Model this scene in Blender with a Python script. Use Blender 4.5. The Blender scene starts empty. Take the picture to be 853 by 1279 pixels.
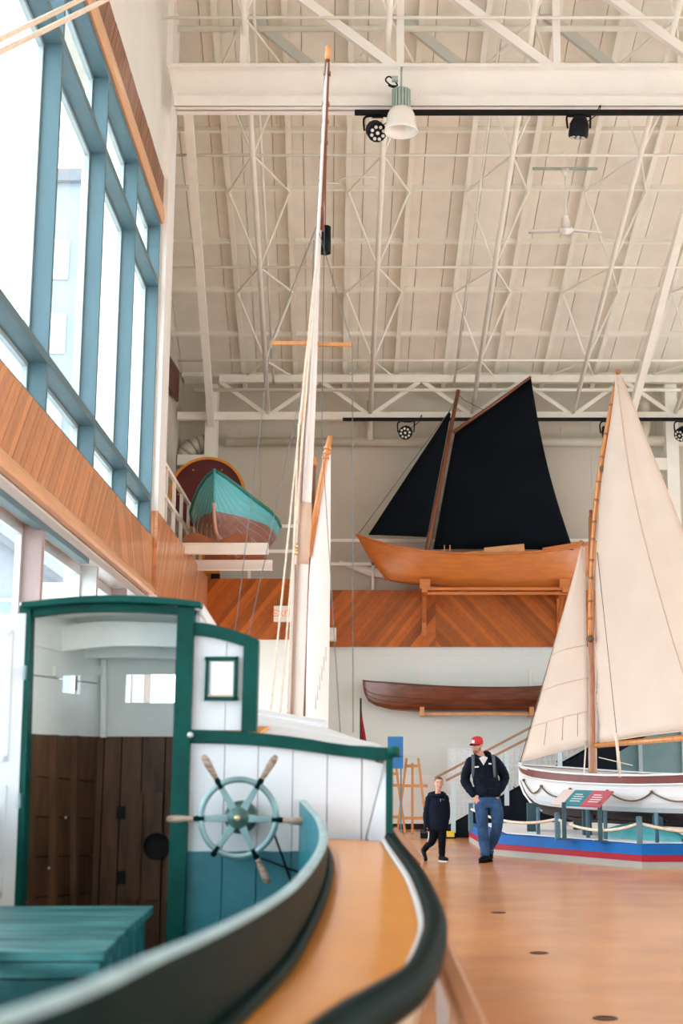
import bpy, bmesh, math, random
from mathutils import Vector, Matrix

random.seed(7)
SC = bpy.context.scene
COL = SC.collection

# ------------------------------------------------------------------ camera
FPX, CXP, HOR = 1740.0, 520.0, 950.0          # focal length in pixels, principal column, horizon row (853x1279 frame)
PITCH = math.atan((HOR - 639.5) / FPX)
cam_d = bpy.data.cameras.new('camera')
cam_d.sensor_fit = 'VERTICAL'
cam_d.sensor_height = 36.0
cam_d.sensor_width = 24.0
cam_d.lens = FPX / 1279.0 * 36.0
cam_d.shift_x = (426.5 - CXP) / 1279.0
cam_d.clip_start = 0.05
cam_d.clip_end = 400
cam_d.dof.use_dof = True
cam_d.dof.focus_distance = 22.0
cam_d.dof.aperture_fstop = 2.8
cam = bpy.data.objects.new('camera', cam_d)
cam.location = (0, 0, 1.5)
cam.rotation_euler = (math.pi / 2 + PITCH, 0, 0)
COL.objects.link(cam)
SC.camera = cam

# ------------------------------------------------------------------ exposure and daylight
SC.view_settings.view_transform = 'Standard'
SC.view_settings.look = 'None'
SC.view_settings.gamma = 1
SC.view_settings.use_curve_mapping = False
SC.view_settings.exposure = 0.33
world = bpy.data.worlds.new('overcast_sky')
SC.world = world
world.use_nodes = True
wn = world.node_tree.nodes
wl = world.node_tree.links
bg = wn['Background']
wtc = wn.new('ShaderNodeTexCoord')
wsep = wn.new('ShaderNodeSeparateXYZ')
wr = wn.new('ShaderNodeValToRGB')
wr.color_ramp.elements[0].position = 0.0
wr.color_ramp.elements[0].color = (0.93, 0.97, 1.0, 1)
wr.color_ramp.elements[1].position = 1.0
wr.color_ramp.elements[1].color = (0.84, 0.93, 1.0, 1)
wl.new(wtc.outputs['Generated'], wsep.inputs[0])
wl.new(wsep.outputs['Z'], wr.inputs[0])
wl.new(wr.outputs[0], bg.inputs['Color'])
bg.inputs['Strength'].default_value = 5.0
# sampling portals in the windows and the added openings (they give no light of their own, they only guide the daylight)


def portal(loc, rot, sx, sy):
    d = bpy.data.lights.new('window_portal', 'AREA')
    d.shape = 'RECTANGLE'
    d.size, d.size_y = sx, sy
    d.energy = 1
    d.cycles.is_portal = True
    o = bpy.data.objects.new('window_portal', d)
    o.location = loc
    o.rotation_euler = rot
    COL.objects.link(o)


WANG = math.atan(0.0509)
portal((-3.073 - 0.0509 * 7.25 - 0.45, 7.25, 7.55), (0, math.pi / 2, WANG), 5.3, 28.6)
portal((-3.073 - 0.0509 * 7.25 - 0.45, 7.25, 2.05), (0, math.pi / 2, WANG), 3.7, 28.6)
portal((13.95, 12.65, 3.6), (0, -math.pi / 2, 0), 4.8, 39.3)
portal((6.5, -7.45, 2.4), (math.pi / 2, 0, 0), 7.0, 4.8)
try:
    SC.cycles.max_bounces = 10
    SC.cycles.diffuse_bounces = 6
    SC.cycles.transparent_max_bounces = 16
    SC.cycles.sample_clamp_indirect = 10
    SC.cycles.caustics_reflective = False
    SC.cycles.caustics_refractive = False
except Exception:
    pass


# ------------------------------------------------------------------ pixel rays
def ray(u, v):
    xc = (u - CXP) / FPX
    yc = -(v - 639.5) / FPX
    d = math.cos(PITCH) - yc * math.sin(PITCH)
    return xc / d, (math.sin(PITCH) + yc * math.cos(PITCH)) / d


def at(u, v, Y):
    """world point at depth Y whose image lies on pixel (u, v)"""
    a, b = ray(u, v)
    return Vector((a * Y, Y, 1.5 + b * Y))


def atz(u, v, z=0.0):
    a, b = ray(u, v)
    t = (z - 1.5) / b
    return Vector((a * t, t, z))


WK, WX0 = -0.0509, -3.073                        # left wall line: X = WX0 + WK * Y
WN = Vector((1, -WK, 0)).normalized()            # into the room
WD = Vector((WK, 1, 0)).normalized()


def wallp(Y, h, off=0.0):
    """point of the left wall at depth Y and height h, moved off metres into the room"""
    return Vector((WX0 + WK * Y, Y, h)) + WN * off


def wall_uv(u, v, off=0.0):
    a, b = ray(u, v)
    t = (WX0 + off) / (a - WK)
    return Vector((a * t, t, 1.5 + b * t))


def seen_u(p):
    """image column of a world point"""
    zc = p.y * math.cos(PITCH) + (p.z - 1.5) * math.sin(PITCH)
    return CXP + FPX * p.x / zc


# ------------------------------------------------------------------ materials
MATS = {}


def mat(name, col, rough=0.5, metal=0.0, var=0.0, vscale=4.0, bump=0.0, bscale=60.0, rnd=0.0, stretch=None,
        coat=0.0, spec=None, emit=None, estr=0.0, col2=None, sub=0.0, coord='Object', vdetail=4.0, sheen=0.0):
    """procedural principled material: base colour with noise (var), per-object spread (rnd) and fine relief (bump)"""
    m = bpy.data.materials.new(name)
    MATS[name] = m
    m.use_nodes = True
    n, l = m.node_tree.nodes, m.node_tree.links
    b = n['Principled BSDF']
    b.inputs['Roughness'].default_value = rough
    b.inputs['Metallic'].default_value = metal
    if coat:
        b.inputs['Coat Weight'].default_value = coat
        b.inputs['Coat Roughness'].default_value = 0.12
    if spec is not None:
        b.inputs['Specular IOR Level'].default_value = spec
    if emit:
        b.inputs['Emission Color'].default_value = (*emit, 1)
        b.inputs['Emission Strength'].default_value = estr
    if sub:
        b.inputs['Subsurface Weight'].default_value = sub
        b.inputs['Subsurface Radius'].default_value = (0.02, 0.01, 0.006)
    if sheen:
        b.inputs['Sheen Weight'].default_value = sheen
    tc = n.new('ShaderNodeTexCoord')
    mp = n.new('ShaderNodeMapping')
    l.new(tc.outputs[coord], mp.inputs[0])
    if stretch:
        mp.inputs['Scale'].default_value = stretch
    nz = n.new('ShaderNodeTexNoise')
    nz.inputs['Scale'].default_value = vscale
    nz.inputs['Detail'].default_value = vdetail
    l.new(mp.outputs[0], nz.inputs['Vector'])
    ramp = n.new('ShaderNodeValToRGB')
    c2 = col2 or tuple(max(0, c * (1 - var)) for c in col)
    ramp.color_ramp.elements[0].position = 0.32
    ramp.color_ramp.elements[1].position = 0.68
    ramp.color_ramp.elements[0].color = (*c2, 1)
    ramp.color_ramp.elements[1].color = (*(tuple(min(1, c * (1 + (0 if col2 else var * 0.5))) for c in col)), 1)
    l.new(nz.outputs['Fac'], ramp.inputs[0])
    out = ramp.outputs[0]
    if rnd:
        oi = n.new('ShaderNodeObjectInfo')
        hs = n.new('ShaderNodeHueSaturation')
        mr = n.new('ShaderNodeMapRange')
        mr.inputs['To Min'].default_value = 1 - rnd
        mr.inputs['To Max'].default_value = 1 + rnd
        l.new(oi.outputs['Random'], mr.inputs['Value'])
        l.new(mr.outputs[0], hs.inputs['Value'])
        l.new(out, hs.inputs['Color'])
        out = hs.outputs[0]
    l.new(out, b.inputs['Base Color'])
    if bump:
        nb = n.new('ShaderNodeTexNoise')
        nb.inputs['Scale'].default_value = bscale
        nb.inputs['Detail'].default_value = 5
        l.new(mp.outputs[0], nb.inputs['Vector'])
        bp = n.new('ShaderNodeBump')
        bp.inputs['Strength'].default_value = bump
        bp.inputs['Distance'].default_value = 0.02
        l.new(nb.outputs['Fac'], bp.inputs['Height'])
        l.new(bp.outputs[0], b.inputs['Normal'])
    return m


def mat_glass(name, tint=(0.93, 0.97, 0.98), refl=0.12):
    m = bpy.data.materials.new(name)
    MATS[name] = m
    m.use_nodes = True
    n, l = m.node_tree.nodes, m.node_tree.links
    n.clear()
    o = n.new('ShaderNodeOutputMaterial')
    t = n.new('ShaderNodeBsdfTransparent')
    t.inputs[0].default_value = (*tint, 1)
    g = n.new('ShaderNodeBsdfGlossy')
    g.inputs['Roughness'].default_value = 0.02
    fr = n.new('ShaderNodeFresnel')
    fr.inputs[0].default_value = 1.45
    mu = n.new('ShaderNodeMath')
    mu.operation = 'MINIMUM'
    mu.inputs[1].default_value = refl
    mx = n.new('ShaderNodeMixShader')
    l.new(fr.outputs[0], mu.inputs[0])
    l.new(mu.outputs[0], mx.inputs[0])
    l.new(t.outputs[0], mx.inputs[1])
    l.new(g.outputs[0], mx.inputs[2])
    l.new(mx.outputs[0], o.inputs[0])
    return m


def mat_two_tone(name, top, bottom, z, rough=0.5, wob=0.02, rnd=0.0, bump=0.1):
    """painted surface whose colour changes at world height z (a paint line), edge slightly ragged"""
    m = mat(name, top, rough, var=0.06, vscale=3, bump=bump, bscale=30, coord='Object')
    n, l = m.node_tree.nodes, m.node_tree.links
    b = n['Principled BSDF']
    src = b.inputs['Base Color'].links[0].from_socket
    ge = n.new('ShaderNodeTexCoord')
    sp = n.new('ShaderNodeSeparateXYZ')
    l.new(ge.outputs['Object'], sp.inputs[0])
    nz = n.new('ShaderNodeTexNoise')
    nz.inputs['Scale'].default_value = 9
    l.new(ge.outputs['Object'], nz.inputs['Vector'])
    ma = n.new('ShaderNodeMath')
    ma.operation = 'MULTIPLY_ADD'
    ma.inputs[1].default_value = wob
    l.new(nz.outputs['Fac'], ma.inputs[0])
    l.new(sp.outputs['Z'], ma.inputs[2])
    gt = n.new('ShaderNodeMath')
    gt.operation = 'GREATER_THAN'
    gt.inputs[1].default_value = z + wob * 0.5
    l.new(ma.outputs[0], gt.inputs[0])
    nz2 = n.new('ShaderNodeTexNoise')
    nz2.inputs['Scale'].default_value = 5
    nz2.inputs['Detail'].default_value = 6
    l.new(ge.outputs['Object'], nz2.inputs['Vector'])
    r2 = n.new('ShaderNodeValToRGB')
    r2.color_ramp.elements[0].position = 0.3
    r2.color_ramp.elements[1].position = 0.75
    r2.color_ramp.elements[0].color = (*tuple(c * 0.75 for c in bottom), 1)
    r2.color_ramp.elements[1].color = (*tuple(min(1, c * 1.25) for c in bottom), 1)
    l.new(nz2.outputs['Fac'], r2.inputs[0])
    mx = n.new('ShaderNodeMix')
    mx.data_type = 'RGBA'
    l.new(gt.outputs[0], mx.inputs['Factor'])
    l.new(r2.outputs[0], mx.inputs['A'])
    l.new(src, mx.inputs['B'])
    l.new(mx.outputs['Result'], b.inputs['Base Color'])
    return m


def mat_worn(name, paint, under, amount=0.45, rough=0.5, stretch=(2, 14, 2), vscale=2.5):
    m = mat(name, paint, rough, col2=under, vscale=vscale, stretch=stretch, bump=0.25, bscale=25)
    r = [x for x in m.node_tree.nodes if x.type == 'VALTORGB'][0]
    r.color_ramp.elements[0].position = amount - 0.1
    r.color_ramp.elements[1].position = amount + 0.12
    return m


WOODS = (4, 4, 4)
mat('plaster_white', (0.78, 0.77, 0.72), 0.85, var=0.04, vscale=1.2, bump=0.08, bscale=90)
mat('block_wall', (0.77, 0.83, 0.81), 0.8, var=0.04, vscale=0.8, bump=0.15, bscale=40)
mat('upper_wall', (0.62, 0.58, 0.50), 0.85, var=0.05, vscale=0.8, bump=0.1, bscale=40)
mat('ceiling_deck', (0.83, 0.80, 0.715), 0.8, var=0.05, vscale=2.5, bump=0.1, bscale=120, rnd=0.05)
mat('deck_joint', (0.50, 0.46, 0.41), 0.9, var=0.1)
mat('steel_cream', (0.88, 0.865, 0.79), 0.55, var=0.04, vscale=3)
mat('steel_white', (0.93, 0.91, 0.87), 0.5, var=0.03, vscale=3)
mat('steel_grey', (0.55, 0.56, 0.52), 0.5, var=0.05, vscale=3)
mat('mullion', (0.095, 0.185, 0.225), 0.5, 0.05, var=0.08, vscale=6, stretch=(1, 1, 0.3))
mat('mullion_pale', (0.42, 0.52, 0.54), 0.4, 0.2, var=0.06, vscale=6)
mat('door_frame', (0.42, 0.33, 0.32), 0.45, 0.1, var=0.08, vscale=5)
mat('aluminium', (0.62, 0.66, 0.68), 0.35, 0.4, var=0.05)
mat_glass('glass', (0.94, 0.975, 0.985))
mat('cedar_brown', (0.26, 0.095, 0.04), 0.45, var=0.2, vscale=2.0, rnd=0.15, stretch=(9, 9, 1.2), coat=0.15)
mat('cedar', (0.43, 0.115, 0.018), 0.45, var=0.12, vscale=3.0, bump=0.03, bscale=30, rnd=0.34, stretch=(3, 3, 3), spec=0.3)
mat('cedar_left', (0.64, 0.29, 0.135), 0.4, var=0.10, vscale=3.0, bump=0.03, bscale=30, rnd=0.16, stretch=(3, 3, 3), coat=0.2)
mat('nosing_wood', (0.76, 0.43, 0.23), 0.4, var=0.12, vscale=3.0, stretch=(6, 0.6, 6), coat=0.3)
mat('floor_paint', (0.66, 0.285, 0.10), 0.25, var=0.2, vscale=1.1, vdetail=8.0, coat=0.08)
mat('concrete', (0.55, 0.55, 0.54), 0.85, var=0.1, vscale=0.5)
mat('house_wall', (0.25, 0.28, 0.31), 0.8, var=0.05)
mat('house_roof', (0.16, 0.17, 0.19), 0.8, var=0.1)
mat('black_metal', (0.004, 0.005, 0.008), 0.5, 0.0, var=0.2, spec=0.2)
mat('lens_white', (0.75, 0.75, 0.72), 0.2, var=0.05)
mat('lamp_green', (0.40, 0.52, 0.47), 0.45, 0.3, var=0.1)
mat('lamp_glass', (0.90, 0.88, 0.83), 0.25, var=0.02, sub=0.2)
mat('warm_glow', (1.0, 0.8, 0.5), 0.4, emit=(1.0, 0.72, 0.4), estr=3.0)
mat('fan_white', (0.80, 0.80, 0.77), 0.4)
mat('pipe_cream', (0.66, 0.62, 0.53), 0.5, var=0.05)
mat('pipe_seam', (0.36, 0.33, 0.28), 0.6, var=0.1)
mat('varnish_mast', (0.42, 0.14, 0.035), 0.3, var=0.3, vscale=5, stretch=(6, 6, 0.7), coat=0.5)
mat('dark_mast', (0.20, 0.055, 0.02), 0.35, var=0.35, vscale=5, stretch=(6, 6, 0.7), coat=0.4)
mat('spar_brown', (0.36, 0.14, 0.05), 0.3, var=0.25, vscale=5, stretch=(6, 6, 0.7), coat=0.3)
mat('spar_orange', (0.62, 0.24, 0.06), 0.3, var=0.25, vscale=5, stretch=(6, 6, 0.7), coat=0.4)
mat('dory_paint', (0.56, 0.17, 0.03), 0.35, var=0.14, vscale=3, stretch=(0.8, 4, 4), coat=0.2)
mat('dory_wood', (0.62, 0.30, 0.12), 0.4, var=0.15, vscale=4)
mat('sail_black', (0.004, 0.006, 0.010), 0.9, var=0.25, vscale=1.5, bump=0.25, bscale=5, spec=0.1)
mat('sail_cream', (0.70, 0.585, 0.50), 0.8, var=0.05, vscale=1.4, bump=0.35, bscale=3.5)
mat('sail_seam', (0.66, 0.50, 0.38), 0.8, var=0.1)
mat('sail_white', (0.86, 0.86, 0.88), 0.75, var=0.03, vscale=2, bump=0.15, bscale=8)
mat('canvas_tan', (0.66, 0.48, 0.37), 0.8, var=0.12, vscale=3, bump=0.2, bscale=12)
mat('canoe_wood', (0.17, 0.042, 0.016), 0.25, var=0.45, vscale=3, stretch=(0.6, 5, 5), coat=0.6)
mat('canoe_dark', (0.08, 0.022, 0.010), 0.3, var=0.3, coat=0.5)
mat('turquoise', (0.06, 0.36, 0.40), 0.4, var=0.15, vscale=3, stretch=(3, 0.8, 3), bump=0.1, bscale=15)
mat('skiff_seam', (0.42, 0.66, 0.68), 0.5)
mat('turquoise_trim', (0.01, 0.20, 0.16), 0.45, var=0.2)
mat('bottom_brown', (0.30, 0.13, 0.09), 0.6, var=0.2, vscale=4)
mat('keel_pink', (0.62, 0.40, 0.32), 0.6, var=0.15)
mat('cradle_brown', (0.36, 0.12, 0.05), 0.6, var=0.2)
mat('disc_red', (0.10, 0.006, 0.010), 0.4, var=0.2)
mat('disc_orange', (0.75, 0.28, 0.02), 0.5, var=0.1)
mat('box_white', (0.82, 0.80, 0.76), 0.5)
mat('exit_red', (0.80, 0.22, 0.06), 0.5, emit=(0.8, 0.2, 0.05), estr=0.3)
mat('flag_red', (0.42, 0.012, 0.02), 0.75, var=0.25, vscale=5)
mat('sign_blue', (0.012, 0.17, 0.44), 0.5, var=0.06)
mat('easel_wood', (0.60, 0.27, 0.09), 0.45, var=0.15, vscale=4, stretch=(5, 5, 1))
mat('wainscot', (0.86, 0.87, 0.86), 0.7, var=0.03)
mat('grey_plinth', (0.36, 0.36, 0.33), 0.7, var=0.05)
mat('base_blue', (0.001, 0.12, 0.44), 0.5, spec=0.2, var=0.08)
mat('base_red', (0.36, 0.014, 0.032), 0.5, spec=0.2, var=0.06)
mat('post_teal', (0.02, 0.075, 0.10), 0.5, 0.0, var=0.1)
mat('post_bluegrey', (0.09, 0.20, 0.26), 0.5, 0.0, var=0.08)
mat('stair_pale', (0.50, 0.62, 0.66), 0.5, var=0.05)
mat('stair_dark', (0.005, 0.009, 0.016), 0.6, spec=0.1, var=0.2)
mat('hand_wood', (0.36, 0.20, 0.11), 0.45, var=0.15)
mat('rope', (0.84, 0.71, 0.57), 0.85, var=0.15, vscale=30)
mat('rope_dark', (0.17, 0.12, 0.07), 0.85, var=0.2, vscale=30)
mat('wire', (0.13, 0.15, 0.15), 0.4, 0.5)
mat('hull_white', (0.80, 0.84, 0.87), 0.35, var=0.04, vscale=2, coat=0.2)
mat('hull_maroon', (0.16, 0.022, 0.014), 0.4, var=0.2, spec=0.3)
mat('hull_bottom', (0.045, 0.012, 0.012), 0.6, var=0.2)
mat('panel_pink', (0.80, 0.66, 0.62), 0.45)
mat('panel_teal', (0.03, 0.24, 0.29), 0.45)
mat('panel_red', (0.52, 0.09, 0.13), 0.45)
mat('text_white', (0.85, 0.85, 0.85), 0.6)
mat('text_dark', (0.03, 0.04, 0.05), 0.6)
mat('mesh_panel', (0.76, 0.81, 0.83), 0.6, var=0.12, vscale=14)
mat('teal_room', (0.20, 0.35, 0.38), 0.6, var=0.08)
# the launch in the foreground
mat('green_trim', (0.001, 0.068, 0.058), 0.45, var=0.25, vscale=5, bump=0.25, bscale=25, spec=0.15)
mat('green_dark', (0.003, 0.016, 0.016), 0.33, var=0.3, vscale=4, spec=0.004)
mat('launch_white', (0.74, 0.77, 0.82), 0.45, var=0.05, vscale=3, bump=0.15, bscale=18)
mat('launch_inside_white', (0.87, 0.91, 0.88), 0.5, var=0.06, vscale=3, bump=0.2, bscale=18)
mat('deck_tan', (0.85, 0.34, 0.06), 0.26, var=0.06, vscale=2.5, spec=0.22)
mat('hull_cream', (0.66, 0.52, 0.37), 0.4, var=0.06)
mat('inside_brown', (0.115, 0.052, 0.022), 0.6, var=0.4, vscale=4, bump=0.2, bscale=20, rnd=0.15, stretch=(5, 5, 0.8))
mat('gap_dark', (0.008, 0.008, 0.008), 0.9)
mat_worn('chest_teal', (0.09, 0.34, 0.36), (0.004, 0.095, 0.105), 0.53, 0.4, (0.8, 9, 4), 2.4)
mat('teal_paint', (0.03, 0.22, 0.27), 0.4, var=0.2, vscale=4, bump=0.2, bscale=18)
mat('coaming_highlight', (0.34, 0.47, 0.49), 0.4, var=0.2, vscale=8)
mat('wheel_metal', (0.22, 0.35, 0.37), 0.4, 0.45, var=0.25, vscale=8)
mat('wheel_hub', (0.07, 0.15, 0.14), 0.45, 0.3, var=0.4, vscale=14)
mat_worn('handle_wood', (0.42, 0.33, 0.26), (0.20, 0.12, 0.08), 0.48, 0.6, (3, 3, 14), 5)
mat('brass', (0.70, 0.55, 0.30), 0.35, 0.8)
mat('mast_white', (0.80, 0.78, 0.76), 0.5, var=0.06, vscale=4, stretch=(4, 4, 0.5))
mat('lectern_wood', (0.36, 0.14, 0.06), 0.4, var=0.15, stretch=(4, 1, 4))
mat('lectern_dark', (0.07, 0.022, 0.015), 0.5, var=0.15)
mat('rail_wood', (0.50, 0.20, 0.08), 0.35, var=0.15, coat=0.3)
mat('rail_post', (0.50, 0.50, 0.50), 0.4, 0.4, var=0.08)
# people
mat('skin', (0.62, 0.36, 0.27), 0.55, var=0.06, vscale=12, sub=0.1)
mat('jacket_navy', (0.003, 0.007, 0.018), 0.7, spec=0.12, var=0.25, vscale=6, bump=0.4, bscale=9)
mat('jeans', (0.014, 0.066, 0.175), 0.8, var=0.35, vscale=7, bump=0.3, bscale=14)
mat('black_cloth', (0.003, 0.004, 0.007), 0.75, spec=0.1, var=0.2, bump=0.3, bscale=12)
mat('shoe_black', (0.003, 0.004, 0.006), 0.6, spec=0.15, var=0.2)
mat('sole_white', (0.55, 0.55, 0.53), 0.6)
mat('cap_red', (0.52, 0.02, 0.022), 0.6, var=0.1)
mat('hair_brown', (0.13, 0.065, 0.035), 0.75, var=0.3, vscale=30)
mat('beard', (0.22, 0.10, 0.055), 0.8, var=0.3, vscale=30)
mat('shirt_grey', (0.55, 0.56, 0.58), 0.8)
mat('strap_grey', (0.07, 0.09, 0.12), 0.7)
mat('eye_white', (0.8, 0.8, 0.8), 0.3)
mat('lip', (0.45, 0.16, 0.14), 0.5)
mat('yellow_paint', (0.80, 0.55, 0.05), 0.5)


# ------------------------------------------------------------------ mesh helpers
class MB:
    """collects shapes and links them as one mesh object"""

    def __init__(self):
        self.v, self.f, self.s = [], [], []

    def add(self, verts, faces, smooth=False):
        o = len(self.v)
        self.v += [tuple(p) for p in verts]
        self.f += [tuple(i + o for i in q) for q in faces]
        self.s += [smooth] * len(faces)
        return self

    def prism(self, poly, ext):
        """closed polygon (points) pushed along the vector ext"""
        n = len(poly)
        ext = Vector(ext)
        a = [Vector(p) for p in poly]
        b = [p + ext for p in a]
        nrm = Vector((0, 0, 0))
        for i in range(n):
            nrm += a[i].cross(a[(i + 1) % n])
        fs = []
        if nrm.dot(ext) > 0:
            fs.append(tuple(range(n - 1, -1, -1)))
            fs.append(tuple(range(n, 2 * n)))
            fs += [(i, (i + 1) % n, n + (i + 1) % n, n + i) for i in range(n)]
        else:
            fs.append(tuple(range(n)))
            fs.append(tuple(range(2 * n - 1, n - 1, -1)))
            fs += [((i + 1) % n, i, n + i, n + (i + 1) % n) for i in range(n)]
        return self.add(a + b, fs)

    def box(self, x0, x1, y0, y1, z0, z1):
        return self.prism([(x0, y0, z0), (x1, y0, z0), (x1, y1, z0), (x0, y1, z0)], (0, 0, z1 - z0))

    def beam(self, p, q, w, h, up=(0, 0, 1)):
        """bar from p to q, w wide sideways and h high along up"""
        p, q = Vector(p), Vector(q)
        d = (q - p).normalized()
        up = Vector(up)
        if abs(d.dot(up)) > 0.98:
            up = Vector((0, 1, 0)) if abs(d.y) < 0.9 else Vector((1, 0, 0))
        s = d.cross(up).normalized()
        t = s.cross(d).normalized()
        return self.prism([p - s * w / 2 - t * h / 2, p + s * w / 2 - t * h / 2, p + s * w / 2 + t * h / 2, p - s * w / 2 + t * h / 2], q - p)

    def tube(self, pts, r, n=8, cap=True, smooth=True):
        pts = [Vector(p) for p in pts]
        if not hasattr(r, '__len__'):
            r = [r] * len(pts)
        rings = []
        ref = None
        for i, p in enumerate(pts):
            d = (pts[min(i + 1, len(pts) - 1)] - pts[max(i - 1, 0)]).normalized()
            if ref is None:
                ref = Vector((0, 0, 1)) if abs(d.z) < 0.9 else Vector((1, 0, 0))
            s = d.cross(ref).normalized()
            t = s.cross(d).normalized()
            ref = t
            rings.append([p + (s * math.cos(a) + t * math.sin(a)) * r[i] for a in (2 * math.pi * k / n for k in range(n))])
        vs = [q for g in rings for q in g]
        fs = []
        for i in range(len(rings) - 1):
            for k in range(n):
                a, b = i * n + k, i * n + (k + 1) % n
                fs.append((a, b, b + n, a + n))
        o = len(self.v)
        self.add(vs, fs, smooth)
        if cap:
            m = len(vs)
            self.f += [tuple(o + k for k in range(n - 1, -1, -1)), tuple(o + m - n + k for k in range(n))]
            self.s += [False, False]
        return self

    def grid(self, rows, smooth=True, flip=False):
        """surface through rows of points (equal lengths)"""
        m = len(rows[0])
        vs = [p for r in rows for p in r]
        fs = []
        for i in range(len(rows) - 1):
            for k in range(m - 1):
                q = (i * m + k, i * m + k + 1, (i + 1) * m + k + 1, (i + 1) * m + k)
                fs.append(q[::-1] if flip else q)
        return self.add(vs, fs, smooth)

    def slab(self, rows, th, smooth=True):
        """grid surface given thickness th (Vector) as a closed shell"""
        th = Vector(th)
        rows = [[Vector(p) for p in r] for r in rows]
        n, m = len(rows), len(rows[0])
        top = [p for r in rows for p in r]
        bot = [p + th for p in top]
        N = n * m
        fs = []
        for i in range(n - 1):
            for k in range(m - 1):
                a, b, c, d = i * m + k, i * m + k + 1, (i + 1) * m + k + 1, (i + 1) * m + k
                fs += [(a, b, c, d), (N + d, N + c, N + b, N + a)]
        edge = [(0, k) for k in range(m)] + [(i, m - 1) for i in range(1, n)] + [(n - 1, k) for k in range(m - 2, -1, -1)] + [(i, 0) for i in range(n - 2, 0, -1)]
        idx = [i * m + k for i, k in edge]
        for j in range(len(idx)):
            a, b = idx[j], idx[(j + 1) % len(idx)]
            fs.append((b, a, N + a, N + b))
        return self.add(top + bot, fs, smooth)

    def lathe(self, prof, c=(0, 0, 0), n=20, axis=None, smooth=True):
        """profile [(r, z)] turned about the axis through c"""
        c = Vector(c)
        ax = Vector(axis).normalized() if axis else Vector((0, 0, 1))
        q = Vector((0, 0, 1)).rotation_difference(ax)
        vs = []
        for r, z in prof:
            for k in range(n):
                a = 2 * math.pi * k / n
                vs.append(c + q @ Vector((r * math.cos(a), r * math.sin(a), z)))
        fs = []
        for i in range(len(prof) - 1):
            for k in range(n):
                a, b = i * n + k, i * n + (k + 1) % n
                fs.append((a, b, b + n, a + n))
        o = len(self.v)
        self.add(vs, fs, smooth)
        m = len(vs)
        loop = prof[0] == prof[-1]
        if prof[0][0] > 1e-5 and not loop:
            self.f.append(tuple(o + k for k in range(n - 1, -1, -1)))
            self.s.append(False)
        if prof[-1][0] > 1e-5 and not loop:
            self.f.append(tuple(o + m - n + k for k in range(n)))
            self.s.append(False)
        return self

    def ball(self, c, r, n=12, squash=(1, 1, 1)):
        c = Vector(c)
        prof = [(math.sin(math.pi * i / (n // 2)), -math.cos(math.pi * i / (n // 2))) for i in range(n // 2 + 1)]
        vs, fs = [], []
        for a, z in prof:
            for k in range(n):
                t = 2 * math.pi * k / n
                vs.append(c + Vector((a * math.cos(t) * r * squash[0], a * math.sin(t) * r * squash[1], z * r * squash[2])))
        for i in range(n // 2):
            for k in range(n):
                a, b = i * n + k, i * n + (k + 1) % n
                fs.append((a, b, b + n, a + n))
        return self.add(vs, fs, True)

    def mesh(self, name):
        me = bpy.data.meshes.new(name)
        me.from_pydata(self.v, [], self.f)
        me.polygons.foreach_set('use_smooth', self.s)
        me.update()
        return me

    def build(self, name, m, parent=None, clean=False, bevel=0.0):
        me = self.mesh(name)
        if clean or bevel:
            b = bmesh.new()
            b.from_mesh(me)
            bmesh.ops.remove_doubles(b, verts=b.verts, dist=1e-5)
            bmesh.ops.recalc_face_normals(b, faces=b.faces)
            b.to_mesh(me)
            b.free()
        o = bpy.data.objects.new(name, me)
        me.materials.append(MATS[m] if isinstance(m, str) else m)
        COL.objects.link(o)
        if parent:
            o.parent = parent
            if parent.type == 'EMPTY' or True:
                o.matrix_parent_inverse = world_mat(parent).inverted()
        if bevel:
            md = o.modifiers.new('bevel', 'BEVEL')
            md.width = bevel
            md.segments = 2
            md.limit_method = 'ANGLE'
        return o


def world_mat(o):
    m = o.matrix_basis.copy()
    if o.parent:
        m = world_mat(o.parent) @ o.matrix_parent_inverse @ m
    return m


def tag(o, label, cat, group=None, kind=None):
    o['label'] = label
    o['category'] = cat
    if group:
        o['group'] = group
    if kind:
        o['kind'] = kind
    return o


def thing(name, label, cat, loc=(0, 0, 0), group=None):
    o = bpy.data.objects.new(name, None)
    o.location = loc
    o.empty_display_size = 0.1
    COL.objects.link(o)
    return tag(o, label, cat, group)


def struct(o):
    o['kind'] = 'structure'
    return o


def stuff(o):
    o['kind'] = 'stuff'
    return o


def setting(name):
    o = bpy.data.objects.new(name, None)
    o.empty_display_size = 0.1
    COL.objects.link(o)
    return struct(o)


def curve_pts(pts, n=8):
    """Catmull-Rom through the points"""
    pts = [Vector(p) for p in pts]
    out = []
    for i in range(len(pts) - 1):
        p0, p1, p2, p3 = pts[max(i - 1, 0)], pts[i], pts[i + 1], pts[min(i + 2, len(pts) - 1)]
        for k in range(n):
            t = k / n
            out.append(0.5 * ((2 * p1) + (p2 - p0) * t + (2 * p0 - 5 * p1 + 4 * p2 - p3) * t * t + (3 * p1 - p0 - 3 * p2 + p3) * t ** 3))
    out.append(pts[-1])
    return out


def lerp_tab(tab, x):
    if x <= tab[0][0]:
        return tab[0][1]
    for (a, b), (c, d) in zip(tab, tab[1:]):
        if x <= c:
            t = (x - a) / (c - a)
            return b + (d - b) * t
    return tab[-1][1]


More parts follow.
